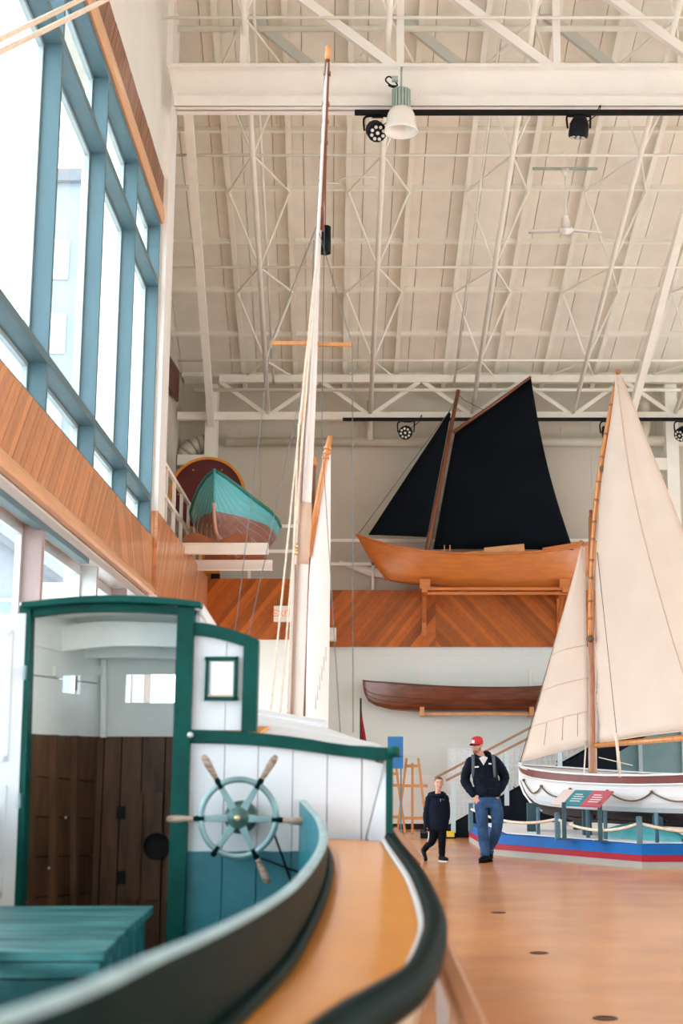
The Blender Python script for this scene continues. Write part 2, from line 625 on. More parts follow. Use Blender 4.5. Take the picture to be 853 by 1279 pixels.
def smooth_tab(tab, x):
    n = len(tab)
    if x <= tab[0][0]:
        return tab[0][1]
    if x >= tab[-1][0]:
        return tab[-1][1]
    for i in range(n - 1):
        (x0, y0), (x1, y1) = tab[i], tab[i + 1]
        if x <= x1:
            def sl(j):
                if j == 0:
                    return (tab[1][1] - tab[0][1]) / (tab[1][0] - tab[0][0])
                if j == n - 1:
                    return (tab[-1][1] - tab[-2][1]) / (tab[-1][0] - tab[-2][0])
                return (tab[j + 1][1] - tab[j - 1][1]) / (tab[j + 1][0] - tab[j - 1][0])
            h = x1 - x0
            t = (x - x0) / h
            return ((2 * t ** 3 - 3 * t * t + 1) * y0 + (t ** 3 - 2 * t * t + t) * h * sl(i) + (-2 * t ** 3 + 3 * t * t) * y1 + (t ** 3 - t * t) * h * sl(i + 1))


def clip_poly(poly, a, b, c):
    """keep the half plane a*x + b*y <= c"""
    out = []
    n = len(poly)
    for i in range(n):
        p, q = poly[i], poly[(i + 1) % n]
        dp, dq = a * p[0] + b * p[1] - c, a * q[0] + b * q[1] - c
        if dp <= 0:
            out.append(p)
        if (dp < 0 < dq) or (dq < 0 < dp):
            t = dp / (dp - dq)
            out.append((p[0] + (q[0] - p[0]) * t, p[1] + (q[1] - p[1]) * t))
    return out


def diagonal_boards(parent, F, s0, s1, h0, h1, slope, width, th, m, name='board'):
    """boards leaning by slope (ds per dh) that fill the rectangle s0..s1, h0..h1; F(s, h, off) gives world points"""
    H = h1 - h0
    run = slope * H
    lo, hi = s0 - max(run, 0), s1 - min(run, 0)
    k = 0
    x = lo
    gap = 0.003 if width < 0.14 and m == 'cedar' else 0.009
    while x < hi:
        poly = [(x, h0), (x + width - gap, h0), (x + width - gap + run, h1), (x + run, h1)]
        poly = clip_poly(poly, -1, 0, -s0)
        poly = clip_poly(poly, 1, 0, s1) if poly else poly
        if len(poly) >= 3:
            pv = random.uniform(-0.003, 0.003)
            a = [F(s, h, 0.0) for s, h in poly]
            e = F(poly[0][0], poly[0][1], th + pv) - a[0]
            MB().prism(a, e).build(name, m, parent)
        x += width
        k += 1
# =================================================================== THE HALL
YE = 21.55                                   # where the window wall ends
Y0 = -7.0                                    # rear of the hall
XR = 13.5                                    # right wall

floor = struct(MB().prism([(WX0 - WK * 7.3, Y0, -0.2), (XR, Y0, -0.2), (XR, 32.2, -0.2), (-5.6, 32.2, -0.2)], (0, 0, 0.2)).build('floor', 'floor_paint'))

# ground and houses outside the windows
struct(MB().prism([(-60, -40, -0.3), (-3.6, -40, -0.3), (-5.4, 45, -0.3), (-60, 45, -0.3)], (0, 0, 0.1)).build('ground', 'concrete'))
hs = thing('house', 'pale house with a pitched roof seen through the lower window row', 'building', (-13, 42, -0.2))
MB().prism([(-19, 40, -0.2), (-10.4, 40, -0.2), (-10.4, 40, 6.6), (-14.7, 40, 9.6), (-19, 40, 6.6)], (0, 8, 0)).build('wall', 'house_wall', hs)
for sgn in (-1, 1):
    MB().prism([(-14.7, 39.6, 9.65), (-14.7 + sgn * 4.8, 39.6, 6.25), (-14.7 + sgn * 4.8, 39.6, 6.5), (-14.7, 39.6, 9.9)], (0, 8.8, 0)).build('roof', 'house_roof', hs)
for xx in (-17.6, -15.2, -12.8):
    for zz in (1.6, 4.6):
        w = MB().box(xx, xx + 1.3, 39.93, 40.02, zz, zz + 1.5).build('window', 'mullion_pale', hs)
        MB().box(xx + 0.1, xx + 1.2, 39.9, 39.93, zz + 0.1, zz + 1.4).build('pane', 'glass', w)
hs2 = thing('apartment_block', 'tall pale block faintly seen through the big window panes', 'building', (-13.4, 55, -0.2))
MB().box(-14.9, -11.9, 52, 62, -0.2, 24).build('wall', 'house_wall', hs2)
MB().box(-15.2, -11.6, 51.7, 62.3, 24, 24.5).build('roof', 'house_roof', hs2)
for xx in (-14.5, -13.2):
    for k in range(7):
        MB().box(xx, xx + 0.9, 51.92, 52.02, 2 + 3 * k, 3.6 + 3 * k).build('window', 'mullion_pale', hs2)

# ---- left wall with its window bands
wl_ = setting('wall_left')
WT = 0.30


def wbox(Ya, Yb, ha, hb, o0, o1):
    return [wallp(Ya, ha, o0), wallp(Yb, ha, o0), wallp(Yb, hb, o0), wallp(Ya, hb, o0)], WN * (o1 - o0)


def wpiece(parent, name, m, Ya, Yb, ha, hb, o0, o1, bevel=0.0):
    mb = MB()
    mb.prism(*wbox(Ya, Yb, ha, hb, o0, o1))
    return mb.build(name, m, parent, bevel=bevel)


wpiece(wl_, 'wall_base', 'plaster_white', Y0, YE, 0, 0.25, -WT, 0)
wpiece(wl_, 'spandrel', 'plaster_white', Y0, YE + 0.2, 3.95, 4.93, -WT, -0.02)
wpiece(wl_, 'upper_wall', 'plaster_white', Y0, YE + 0.2, 10.15, 15.6, -WT, 0)
wpiece(wl_, 'pier', 'plaster_white', YE + 0.02, 22.2, 0, 3.95, -WT, 0)
wpiece(wl_, 'pier', 'plaster_white', YE + 0.2, 22.2, 5.3, 15.6, -WT, 0.0)

# big window: deep mullions, transoms, glass
win1 = setting('window_1')
D = 0.25
MY = [-4.9, -2.25, 0.4, 3.05, 5.7, 8.4, 11.1, 13.79, 16.5, 19.05, 21.5]
for Ym in MY:
    wpiece(win1, 'mullion', 'mullion', Ym - 0.04, Ym + 0.04, 4.95, 10.13, -D, 0.0)
wpiece(win1, 'transom', 'mullion', Y0, 21.5, 5.50, 5.60, -D, 0.004)
wpiece(win1, 'transom', 'mullion', Y0, 21.5, 9.02, 9.12, -D, 0.004)
wpiece(win1, 'head', 'mullion', Y0, 21.5, 10.04, 10.14, -D, 0.002)
wpiece(win1, 'sill', 'mullion', Y0, 21.5, 4.93, 5.0, -D, 0.002)
HB = [5.0, 5.5, 9.02, 10.04]
HT = [5.0, 5.60, 9.12, 10.14]
for a, b in zip(MY, MY[1:]):
    for j in range(3):
        h0, h1 = [(5.0, 5.5), (5.6, 9.02), (9.12, 10.04)][j]
        wpiece(win1, 'pane', 'glass', a + 0.05, b - 0.05, h0 + 0.01, h1 - 0.01, -D + 0.03, -D + 0.042)
        fr = MB()
        for q in [(a + 0.04, a + 0.09, h0, h1), (b - 0.09, b - 0.04, h0, h1), (a + 0.09, b - 0.09, h0, h0 + 0.05), (a + 0.09, b - 0.09, h1 - 0.05, h1)]:
            fr.prism(*wbox(*q, -D, -D + 0.06))
        fr.build('glazing_frame', 'mullion_pale', win1)

# lower window row
win2 = setting('window_2')
LM = [-5.0, -2.0, 1.0, 4.2, 7.5, 10.9, 13.97, 17.1, 19.4, 21.5]
for i, Ym in enumerate(LM):
    wpiece(win2, 'mullion', 'door_frame' if i % 2 == 0 else 'aluminium', Ym - 0.06, Ym + 0.06, 0.25, 3.86, -D, 0.0)
wpiece(win2, 'head', 'aluminium', Y0, YE, 3.86, 3.95, -D, 0.03)
wpiece(win2, 'track', 'mullion', Y0, 16.4, 3.80, 3.86, -0.08, 0.02)
for a, b in zip(LM, LM[1:]):
    wpiece(win2, 'pane', 'glass', a + 0.07, b - 0.07, 0.32, 3.78, -D + 0.03, -D + 0.042)
    fr = MB()
    for q in [(a + 0.06, a + 0.14, 0.25, 3.86), (b - 0.14, b - 0.06, 0.25, 3.86), (a + 0.14, b - 0.14, 0.25, 0.35), (a + 0.14, b - 0.14, 3.74, 3.86)]:
        fr.prism(*wbox(*q, -D, -D + 0.06))
    fr.build('glazing_frame', 'aluminium', win2)

# cedar bands on the left wall
tr1 = setting('trim_1')


def FL(s, h, off):
    return wallp(s, h, off)


diagonal_boards(tr1, FL, 5.5, 17.9, 4.16, 4.93, 0.95, 0.15, 0.05, 'cedar_left')
diagonal_boards(tr1, FL, 17.9, 23.2, 4.16, 4.93, -0.95, 0.2, 0.05, 'cedar_left')
pr = [(0.0, 4.02), (0.07, 4.02), (0.10, 4.05), (0.11, 4.10), (0.09, 4.15), (0.05, 4.17), (0.0, 4.17)]
MB().prism([wallp(Y0, h, o) for o, h in pr], wallp(23.2, 4, 0) - wallp(Y0, 4, 0)).build('nosing', 'nosing_wood', tr1)
tr2 = setting('trim_2')
diagonal_boards(tr2, FL, 7.0, 22.25, 10.42, 10.93, 0.6, 0.19, 0.025, 'cedar_brown')
pr2 = [(0.0, 10.13), (0.03, 10.13), (0.055, 10.17), (0.06, 10.27), (0.05, 10.37), (0.03, 10.42), (0.0, 10.42)]
MB().prism([wallp(Y0, h, o) for o, h in pr2], wallp(22.2, 4, 0) - wallp(Y0, 4, 0)).build('nosing', 'nosing_wood', tr2)

# white pilaster that carries the great beam
pil = struct(MB().prism([wallp(YE + 0.02, 4.95, -0.2), wallp(22.4, 4.95, -0.2), wallp(22.4, 4.95, 0.10), wallp(YE + 0.02, 4.95, 0.10)], (0, 0, 9.8)).build('trim_3', 'steel_white'))
# gallery: parapet along the left side and the far end
tr4 = setting('trim_4')
diagonal_boards(tr4, lambda s, h, off: wallp(s, h, off + 0.06), 21.52, 29.75, 4.04, 5.36, 0.75, 0.22, 0.05, 'cedar_left')
MB().prism([wallp(21.52, 4.04, -0.1), wallp(29.75, 4.04, -0.1), wallp(29.75, 5.36, -0.1), wallp(21.52, 5.36, -0.1)], WN * 0.155).build('backing', 'cedar_left', tr4)
XJ = -2.35                                   # the far parapet steps back here


def FF(y):
    return lambda s, h, off: Vector((s, y - off, h))


tr5 = setting('trim_5')
diagonal_boards(tr5, FF(29.7), -4.75, XJ, 4.04, 5.34, 0.8, 0.135, 0.05, 'cedar')
MB().box(-4.8, XJ, 29.7, 29.85, 4.04, 5.34).build('backing', 'cedar', tr5)
MB().box(XJ - 0.15, XJ, 29.7, 31.75, 4.04, 5.34).build('backing', 'cedar', tr5)
tr6 = setting('trim_6')
xm = at(544, 770, 31.65).x
diagonal_boards(tr6, FF(31.65), XJ, xm, 4.04, 5.33, 0.8, 0.135, 0.05, 'cedar')
diagonal_boards(tr6, FF(31.65), xm, 4.6, 4.04, 5.33, -0.95, 0.135, 0.05, 'cedar')
MB().box(XJ, 4.6, 31.65, 31.8, 4.04, 5.33).build('backing', 'cedar', tr6)
struct(MB().prism([(-6.4, 22.2, 4.06), wallp(22.2, 4.06, -0.1), wallp(29.75, 4.06, -0.1), (XJ, 29.75, 4.06), (XJ, 32.2, 4.06), (-6.4, 32.2, 4.06)], (0, 0, 0.25)).build('trim_7', 'plaster_white'))

# far walls
wf = setting('wall_far')
MB().box(XJ, XR, 31.72, 32.2, 0, 4.06).build('lower_wall', 'block_wall', wf)
MB().box(-6.4, XR, 32.0, 32.3, 4.3, 11.0).build('upper_wall', 'upper_wall', wf)
MB().box(-4.9, XJ, 29.78, 30.0, 0, 4.06).build('lower_wall', 'block_wall', wf)
MB().box(XJ - 0.2, XJ, 30.0, 31.75, 0, 4.06).build('lower_wall', 'block_wall', wf)
MB().box(XJ, 4.6, 31.69, 31.72, 0.0, 0.12).build('skirting', 'gap_dark', wf)
MB().box(XJ, 4.6, 31.68, 31.72, 0.12, 1.18).build('wainscot', 'wainscot', wf)
# painted blocks of the lower far wall (one shared mesh), large panels on the upper wall
bw, bh = 0.42, 0.205
bm_ = MB().box(0.004, bw - 0.004, -0.012, 0, 0.004, bh - 0.004).mesh('block')
bm_.materials.append(MATS['block_wall'])
for r in range(14):
    for c in range(15):
        o = bpy.data.objects.new('block', bm_)
        o.location = (-2.0 + bw * (c + 0.5 * (r % 2)), 31.718, 1.185 + bh * r)
        o.parent = wf
        COL.objects.link(o)
for k in range(9):
    MB().box(-5.2 + 1.55 * k + 0.006, -5.2 + 1.55 * (k + 1) - 0.006, 31.985, 32.0, 4.35, 10.25).build('wall_panel', 'upper_wall', wf)
wg = setting('wall_gallery')
MB().prism([(-5.35, 22.2, 4.3), (-5.55, 32.0, 4.3), (-5.85, 32.0, 4.3), (-5.65, 22.2, 4.3)], (0, 0, 10.5)).build('side_wall', 'upper_wall', wg)
MB().prism([(-5.65, 22.15, 4.3), wallp(22.15, 4.3, -0.05), wallp(22.35, 4.3, -0.05), (-5.65, 22.35, 4.3)], (0, 0, 10.5)).build('return_wall', 'plaster_white', wg)
MB().box(-5.44, -5.38, 28.6, 30.6, 9.5, 10.2).build('sign_board', 'disc_red', wg)

# right wall and rear wall out of view, with openings added to let daylight in
wr_ = setting('wall_right')
for q in [(Y0, 32.3, 0, 1.2), (Y0, 32.3, 6.0, 16.5)]:
    MB().box(XR, XR + 0.3, q[0], q[1], q[2], q[3]).build('wall_strip', 'plaster_white', wr_)
for k in range(9):
    yy = Y0 + k * 4.9
    MB().box(XR, XR + 0.3, yy, yy + 1.6, 1.2, 6.0).build('pier', 'plaster_white', wr_)
wb_ = setting('wall_rear')
MB().box(-3.0, XR, Y0 - 0.3, Y0, 4.8, 16.5).build('wall_strip', 'plaster_white', wb_)
MB().box(-3.0, 3.0, Y0 - 0.3, Y0, 0, 4.8).build('wall_strip', 'plaster_white', wb_)
MB().box(10.0, XR, Y0 - 0.3, Y0, 0, 4.8).build('wall_strip', 'plaster_white', wb_)

# =================================================================== ROOF
SL = 0.3886


def zdeck(Y):
    return 10.3 + SL * (32.0 - Y) if Y > 16 else 10.3 + SL * 16 - 0.12 * (16 - Y)


def zch(Y):
    return 9.36 + SL * (31.2 - Y)


TD = -0.060                                   # plan drift of the trusses


def cx(X31, Y):
    return X31 + TD * (Y - 31.2)


roof = setting('ceiling')
PW, PR = 2.34, 1.42
TX = [-5.75, -3.41, -1.06, 1.28, 3.6, 5.95, 8.3, 10.6]
nX = Vector((0, 0, 0))
deck_n = Vector((0, SL, 1)).normalized()
# deck panels: columns of half a truss bay, rows between the purlins
meshes = {}
rows_y = [33.01 - PR * k for k in range(12)]
for i in range(-2, 30):
    xa = TX[0] + PW * (i - 1) / 4 + PW / 8
    for r in range(9):
        yb, ya = rows_y[r], rows_y[r + 1]
        if cx(xa, ya) > XR or (yb < 22.6 and cx(xa, ya) < -4.6) or cx(xa, ya) < -6.0:
            continue
        g = 0.006
        j = random.uniform(-0.004, 0.004)
        pts = [Vector((cx(xa, ya) + g, ya + g, zdeck(ya) + j)), Vector((cx(xa + PW / 4, ya) - g, ya + g, zdeck(ya) + j)),
               Vector((cx(xa + PW / 4, yb) - g, yb - g, zdeck(yb) + j)), Vector((cx(xa, yb) + g, yb - g, zdeck(yb) + j))]
        MB().prism(pts, deck_n * 0.06).build('ceiling_panel', 'ceiling_deck', roof)
MB().prism([(-6.3, 32.6, zdeck(32.6) + 0.09), (XR + 0.5, 32.6, zdeck(32.6) + 0.09), (XR + 0.5, 16, zdeck(16) + 0.09), (-4.1, 16, zdeck(16) + 0.09), (-4.4, 22.1, zdeck(22.1) + 0.09), (-6.2, 22.1, zdeck(22.1) + 0.09)], (0, 0, 0.2)).build('roof_deck', 'deck_joint', roof)
MB().prism([(-4.1, 16, zdeck(16)), (XR + 0.5, 16, zdeck(16)), (XR + 0.5, Y0 - 0.5, zdeck(Y0)), (-3.0, Y0 - 0.5, zdeck(Y0))], (0, 0, 0.2)).build('roof_deck', 'ceiling_deck', roof)
# purlins
for r in range(1, 12):
    yy = rows_y[r]
    MB().beam((-5.5 if yy > 22 else -4.2, yy, zdeck(yy) - 0.06), (XR, yy, zdeck(yy) - 0.06), 0.06, 0.11, deck_n).build('purlin', 'steel_cream', roof)
# triangular roof trusses
NB = [32.0, 29.32, 26.5, 23.68, 20.86, 18.04]
for X31 in TX[1:]:
    t = MB().tube([(cx(X31, Y), Y, zch(Y)) for Y in (31.4, 17.0)], 0.052, 8).build('roof_truss', 'steel_cream', roof)
    for s in (-1, 1):
        MB().beam((cx(X31 + s * 0.6, 32.0), 32.0, zdeck(32.0) - 0.10), (cx(X31 + s * 0.6, 16.5), 16.5, zdeck(16.5) - 0.10), 0.10, 0.09, deck_n).build('top_chord', 'steel_cream', t)
        for a, b in zip(NB, NB[1:]):
            ym = (a + b) / 2 + 0.82 if a < 31 else 31.59
            pt = Vector((cx(X31 + s * 0.6, ym), ym, zdeck(ym) - 0.14))
            for e in (a, b):
                if e > 31.5:
                    continue
                MB().tube([(cx(X31, e), e, zch(e)), pt], 0.024, 6, cap=False).build('diagonal', 'steel_cream', t)
for Y in NB[1:5]:
    MB().tube([(-5.2, Y, zch(Y)), (XR, Y, zch(Y))], 0.028, 6).build('cross_tube', 'steel_cream', roof)
# thin service pipes under the deck
for u0 in (342, 567):
    X31 = at(u0, 470, 31.2).x
    MB().tube([(cx(X31, Y), Y, zdeck(Y) - 0.55) for Y in (31.2, 20)], 0.028, 6).build('sprinkler_pipe', 'steel_cream', roof)
# edge rafters (the left one in front of the recess, the right one)
MB().beam((-4.72, 31.2, 9.15), (-3.92, 22.3, 12.55), 0.15, 0.2).build('edge_rafter', 'steel_cream', roof)
MB().beam(at(788, 520, 31.0), at(856, 262, 25.0), 0.15, 0.2).build('edge_rafter', 'steel_cream', roof)

# ---- far lattice girder
fg = MB().box(-4.55, XR, 31.12, 31.28, 10.1, 10.28).build('lattice_girder', 'steel_cream', roof)
zb = at(640, 520, 31.2).z
MB().box(-5.5, XR, 31.13, 31.27, zb - 0.09, zb + 0.09).build('bottom_chord', 'steel_cream', fg)
zt = at(640, 487, 31.0).z
MB().tube([(-5.1, 31.0, zt), (XR, 31.0, zt)], 0.04, 6).build('tie_tube', 'steel_cream', fg)
for X31 in TX[1:]:
    for s in (-1, 1):
        MB().beam((X31 + 0.06 * s, 31.2, zb + 0.05), (X31 + s * 1.12, 31.2, 10.12), 0.07, 0.09).build('web_bar', 'steel_cream', fg)
# columns on the far wall
for (u, w) in ((264, 0.26), (838, 0.28)):
    X = at(u, 540, 31.45).x
    MB().box(X - w / 2, X + w / 2, 31.3, 31.7, 4.3, 10.1).build('column', 'steel_cream', fg)
MB().box(-5.5, at(262, 540, 31.4).x - 0.05, 31.33, 31.57, at(230, 575, 31.4).z - 0.12, at(230, 575, 31.4).z + 0.12).build('rail_beam', 'steel_cream', fg)
zz = at(820, 580, 31.4).z
MB().box(at(800, 580, 31.4).x, at(838, 580, 31.4).x - 0.1, 31.33, 31.57, zz - 0.14, zz + 0.14).build('rail_beam', 'steel_cream', fg)

# ---- the great white girder
YB = 21.2
zb0, zb1 = at(500, 138, YB).z, at(500, 85, YB).z
gx0 = -4.05
gb = MB().box(gx0 + 0.13, XR, YB - 0.015, YB + 0.015, zb0, zb1).build('great_girder', 'steel_white', roof)
MB().box(gx0 + 0.13, XR, YB - 0.16, YB + 0.16, zb0, zb0 + 0.035).build('flange', 'steel_white', gb)
MB().box(gx0 + 0.13, XR, YB - 0.17, YB - 0.135, zb0, zb0 + 0.17).build('flange', 'steel_white', gb)
MB().box(gx0, XR, YB - 0.16, YB + 0.16, zb1 - 0.05, zb1).build('flange', 'steel_white', gb)
MB().prism([(gx0, YB - 0.05, zb1 - 0.05), (gx0 + 0.14, YB - 0.05, zb0), (gx0 + 0.14, YB - 0.05, zb1 - 0.05)], (0, 0.1, 0)).build('end_plate', 'steel_white', gb)
px = [at(u, 60, YB).x for u in (500, 695)]
step = px[1] - px[0]
for k in range(-2, 5):
    X = px[0] + step * k
    if X > gx0 + 0.2:
        MB().box(X - 0.06, X + 0.06, YB - 0.06, YB + 0.06, zb1, zb1 + 1.9).build('post', 'steel_white', gb)
    q0, q1 = (X - 0.10, YB, zb1), (X - step + 0.1, YB, zb1 + 1.9)
    if q1[0] > gx0:
        MB().beam(q0, q1, 0.13, 0.15).build('diagonal', 'steel_white', gb)
    o = 0.95
    if X - o - step > gx0 - 1:
        MB().beam((X - o + 0.15, YB + 0.95, zb1 - 0.12), (X - o - step + 0.4, YB + 0.95, zb1 + 1.9), 0.10, 0.17).build('diagonal', 'steel_grey', gb)  # shade on the rear diagonals is put into the grey colour
z35 = at(500, 36, YB + 0.9).z
MB().tube([(-4.2, YB + 0.9, z35), (XR, YB + 0.9, z35)], 0.055, 8).build('tie_tube', 'steel_cream', gb)
# =================================================================== LAMPS AND FITTINGS UNDER THE ROOF


def spotlight(label, u, v, Y, aim, ztrack):
    c = at(u, v, Y)
    t = thing('stage_spotlight', label, 'spotlight', c, 'black stage spotlights on the tracks')
    ax = Vector(aim).normalized()
    MB().lathe([(0.02, -0.19), (0.10, -0.18), (0.155, -0.06), (0.16, 0.12), (0.15, 0.15), (0.0, 0.15)], c, 14, ax).build('body', 'black_metal', t)
    mb = MB()
    q = Vector((0, 0, 1)).rotation_difference(ax)
    for k in range(8):
        a = math.pi * 2 * k / 8
        mb.lathe([(0.028, 0), (0.028, 0.012), (0.0, 0.014)], c + ax * 0.15 + q @ Vector((0.10 * math.cos(a), 0.10 * math.sin(a), 0)), 8, ax)
    mb.lathe([(0.03, 0), (0.03, 0.012), (0.0, 0.014)], c + ax * 0.15, 8, ax)
    mb.build('lens_ring', 'lens_white', t)
    top = Vector((c.x + 0.03, c.y + 0.06, ztrack))
    mb = MB()
    for s in (-1, 1):
        mb.tube(curve_pts([c + Vector((s * 0.18, 0, 0)), c + Vector((s * 0.19, 0.02, 0.2)), top + Vector((s * 0.15, 0, -0.03)), top + Vector((0, 0, -0.03))], 4), 0.018, 6)
    mb.build('yoke', 'black_metal', t)
    MB().box(top.x - 0.09, top.x + 0.09, top.y - 0.03, top.y + 0.03, top.z - 0.05, top.z + 0.0).build('clamp', 'black_metal', t)
    MB().tube(curve_pts([c + Vector((0.1, 0.05, 0.1)), c + Vector((0.32, 0.05, 0.28)), c + Vector((0.36, 0.05, 0.42)), top + Vector((0.25, 0, 0.0))], 5), 0.009, 5).build('cable', 'black_metal', t)
    return t


zt1 = at(443, 141, 20.95).z
xt1 = at(443, 141, 20.95).x
tag(MB().box(xt1, XR - 0.1, 20.9, 20.98, zt1 - 0.035, zt1 + 0.035).build('lighting_track', 'black_metal'),
    'long black lighting track hanging below the great white girder', 'lighting track')
zt2 = at(640, 524, 30.9).z
tag(MB().box(at(428, 524, 30.9).x, XR - 0.1, 30.85, 30.93, zt2 - 0.035, zt2 + 0.035).build('lighting_track', 'black_metal'),
    'long black lighting track under the lattice girder at the far wall', 'lighting track')
spotlight('black stage spotlight left of the glass pendant lamp, lenses facing down', 469, 163, 20.95, (0.25, -0.75, -0.65), zt1)
spotlight('black stage spotlight on the near track, right of the pendant lamp', 723, 160, 20.95, (-0.1, 0.25, -1), zt1)
spotlight('black stage spotlight on the far track, left of the black mainsail', 507, 540, 30.9, (-0.1, -0.9, -0.3), zt2)
spotlight('black spotlight on the far track, half behind the cream gaff', 760, 541, 30.9, (0.3, 0.3, -1), zt2)
spotlight('black spotlight on the far track at the right edge of the photo', 853, 541, 30.9, (-0.6, -0.5, -0.5), zt2)

# glass pendant
c = at(501, 138, 20.75)
t = thing('pendant_lamp', 'large pendant lamp with ribbed green body and white glass bell under the girder', 'lamp', c)
MB().lathe([(0.0, 0.40), (0.05, 0.39), (0.06, 0.36), (0.12, 0.345), (0.13, 0.33), (0.13, 0.0), (0.0, 0.0)], c, 18).build('housing', 'lamp_green', t)
for k in range(18):
    a = 2 * math.pi * k / 18
    MB().beam(c + Vector((0.145 * math.cos(a), 0.145 * math.sin(a), 0.01)), c + Vector((0.145 * math.cos(a), 0.145 * math.sin(a), 0.34)), 0.034, 0.011, (math.cos(a), math.sin(a), 0)).build('fin', 'lamp_green', t)
MB().lathe([(0.13, 0.04), (0.18, 0.0), (0.215, -0.07), (0.235, -0.15), (0.24, -0.24), (0.262, -0.31), (0.27, -0.37), (0.258, -0.37), (0.225, -0.24), (0.19, -0.06), (0.12, 0.02)], c, 24).build('glass_bell', 'lamp_glass', t)
MB().tube([c + Vector((0, 0, 0.38)), c + Vector((0, 0, 0.5)), Vector((c.x, YB - 0.12, zb1 - 0.04))], 0.018, 6).build('hook', 'lamp_green', t)
MB().tube(curve_pts([c + Vector((-0.03, 0, 0.38)), c + Vector((-0.15, 0, 0.42)), c + Vector((-0.25, 0, 0.52)), c + Vector((-0.18, 0, 0.58)), c + Vector((-0.06, 0.06, 0.46)), c + Vector((-0.2, 0, 0.43)), c + Vector((-0.03, 0, 0.36))], 5), 0.013, 6).build('coiled_cable', 'black_metal', t)
MB().box(c.x - 0.15, c.x - 0.05, c.y - 0.03, c.y + 0.03, c.z + 0.5, c.z + 0.58).build('plug', 'lamp_green', t)
MB().tube(curve_pts([c + Vector((0.12, 0, 0.2)), c + Vector((0.24, 0.05, 0.18)), c + Vector((0.33, 0.1, 0.36)), c + Vector((0.36, 0.25, 0.56))], 5), 0.007, 5).build('cable', 'steel_white', t)

# black can light behind the tall mast
c = at(406, 300, 24.0)
t = thing('can_light', 'black cylindrical can light hanging behind the top of the tall mast', 'lamp', c)
MB().lathe([(0.09, -0.25), (0.105, -0.25), (0.105, 0.25), (0.09, 0.26), (0.0, 0.26)], c, 16).build('shade', 'black_metal', t)
MB().lathe([(0.0, -0.22), (0.088, -0.22)], c, 16).build('bulb', 'warm_glow', t)
MB().tube([c + Vector((0, 0, 0.26)), Vector((c.x, c.y, zdeck(c.y) - 0.05))], 0.01, 6).build('cord', 'wire', t)
p0 = at(410, 228, 24.3)
MB().tube(curve_pts([Vector((c.x, 24.3, p0.z)), p0 + Vector((0.2, 0, -0.02)), at(425, 224, 24.6), at(444, 221, 24.8), at(470, 222, 25)], 5), 0.012, 5).build('conduit', 'steel_cream', t)

# ceiling fan
c = at(707, 287, 25.0)
zr = at(707, 212, 25.0).z
t = thing('ceiling_fan', 'white three-bladed ceiling fan on a long rod', 'fan', c)
MB().lathe([(0.0, -0.09), (0.07, -0.085), (0.14, -0.03), (0.15, 0.01), (0.10, 0.04), (0.035, 0.07), (0.028, 0.16), (0.0, 0.16)], c, 18).build('motor', 'fan_white', t)
MB().tube([c + Vector((0, 0, 0.1)), Vector((c.x, c.y, zr))], 0.014, 8).build('rod', 'fan_white', t)
MB().lathe([(0.02, -0.14), (0.09, 0.0), (0.0, 0.0)], (c.x, c.y, zr), 14).build('canopy', 'fan_white', t)
MB().beam((c.x - 0.62, c.y, zr + 0.02), (c.x + 0.62, c.y, zr + 0.02), 0.05, 0.04).build('mounting_bar', 'lamp_green', t)
MB().beam((c.x, c.y, zr), (c.x, c.y + 0.05, zdeck(c.y + 0.05) - 0.02), 0.04, 0.04).build('hanger', 'steel_cream', t)
for a in (172, 12, 262):
    d = Vector((math.cos(math.radians(a)), math.sin(math.radians(a)), 0))
    s = Vector((-d.y, d.x, 0))
    rows = []
    for k in range(7):
        r = 0.14 + k * 0.095
        w = 0.055 + 0.03 * math.sin(math.pi * min(1, k / 6 + 0.15))
        rows.append([c + d * r + s * w + Vector((0, 0, 0.012)), c + d * r - s * w + Vector((0, 0, -0.006))])
    MB().slab(rows, (0, 0, -0.012)).build('blade', 'fan_white', t)

# heating pipe along the far wall, and the ribbed duct
zp = at(640, 552, 31.75).z
pp = thing('heating_pipe', 'long cream pipe along the far wall with an elbow up', 'pipe', (0, 31.75, zp))
MB().tube([(at(283, 552, 31.75).x, 31.75, zp), (XR, 31.75, zp)], 0.105, 12).build('pipe_run', 'pipe_cream', pp)
xe = at(462, 540, 31.6).x
MB().tube([(xe, 31.62, zp), (xe, 31.62, zp + 0.28), (xe, 31.62, zp + 0.95)], [0.09, 0.075, 0.075], 10).build('riser', 'pipe_cream', pp)
xe = at(806, 540, 31.6).x
MB().tube(curve_pts([(xe, 31.6, zp + 0.95), (xe, 31.6, zp + 0.3), (xe - 0.05, 31.6, zp), (xe + 0.5, 31.6, zp)], 4), 0.13, 12).build('riser', 'pipe_cream', pp)
for u in (300, 369, 446, 590, 700):
    xx = at(u, 545, 31.75).x
    MB().tube([(xx, 31.75, zp), (xx, 31.75, zp + 0.34)], 0.012, 6).build('hanger', 'steel_grey', pp)
dk = thing('flexible_duct', 'ribbed flexible duct bending at the gallery corner', 'duct', at(240, 562, 31.5))
pts = curve_pts([at(229, 592, 31.6), at(230, 574, 31.6), at(239, 561, 31.6), at(250, 556, 31.65), at(262, 554, 31.7)], 10)
MB().tube(pts, [0.19 + 0.025 * (i % 2) for i in range(len(pts))], 14).build('duct_skin', 'pipe_cream', dk)
for k in range(3, 38, 6):
    MB().tube([pts[k], pts[k + 1], pts[k + 2]], 0.222, 14).build('rib', 'pipe_seam', dk)

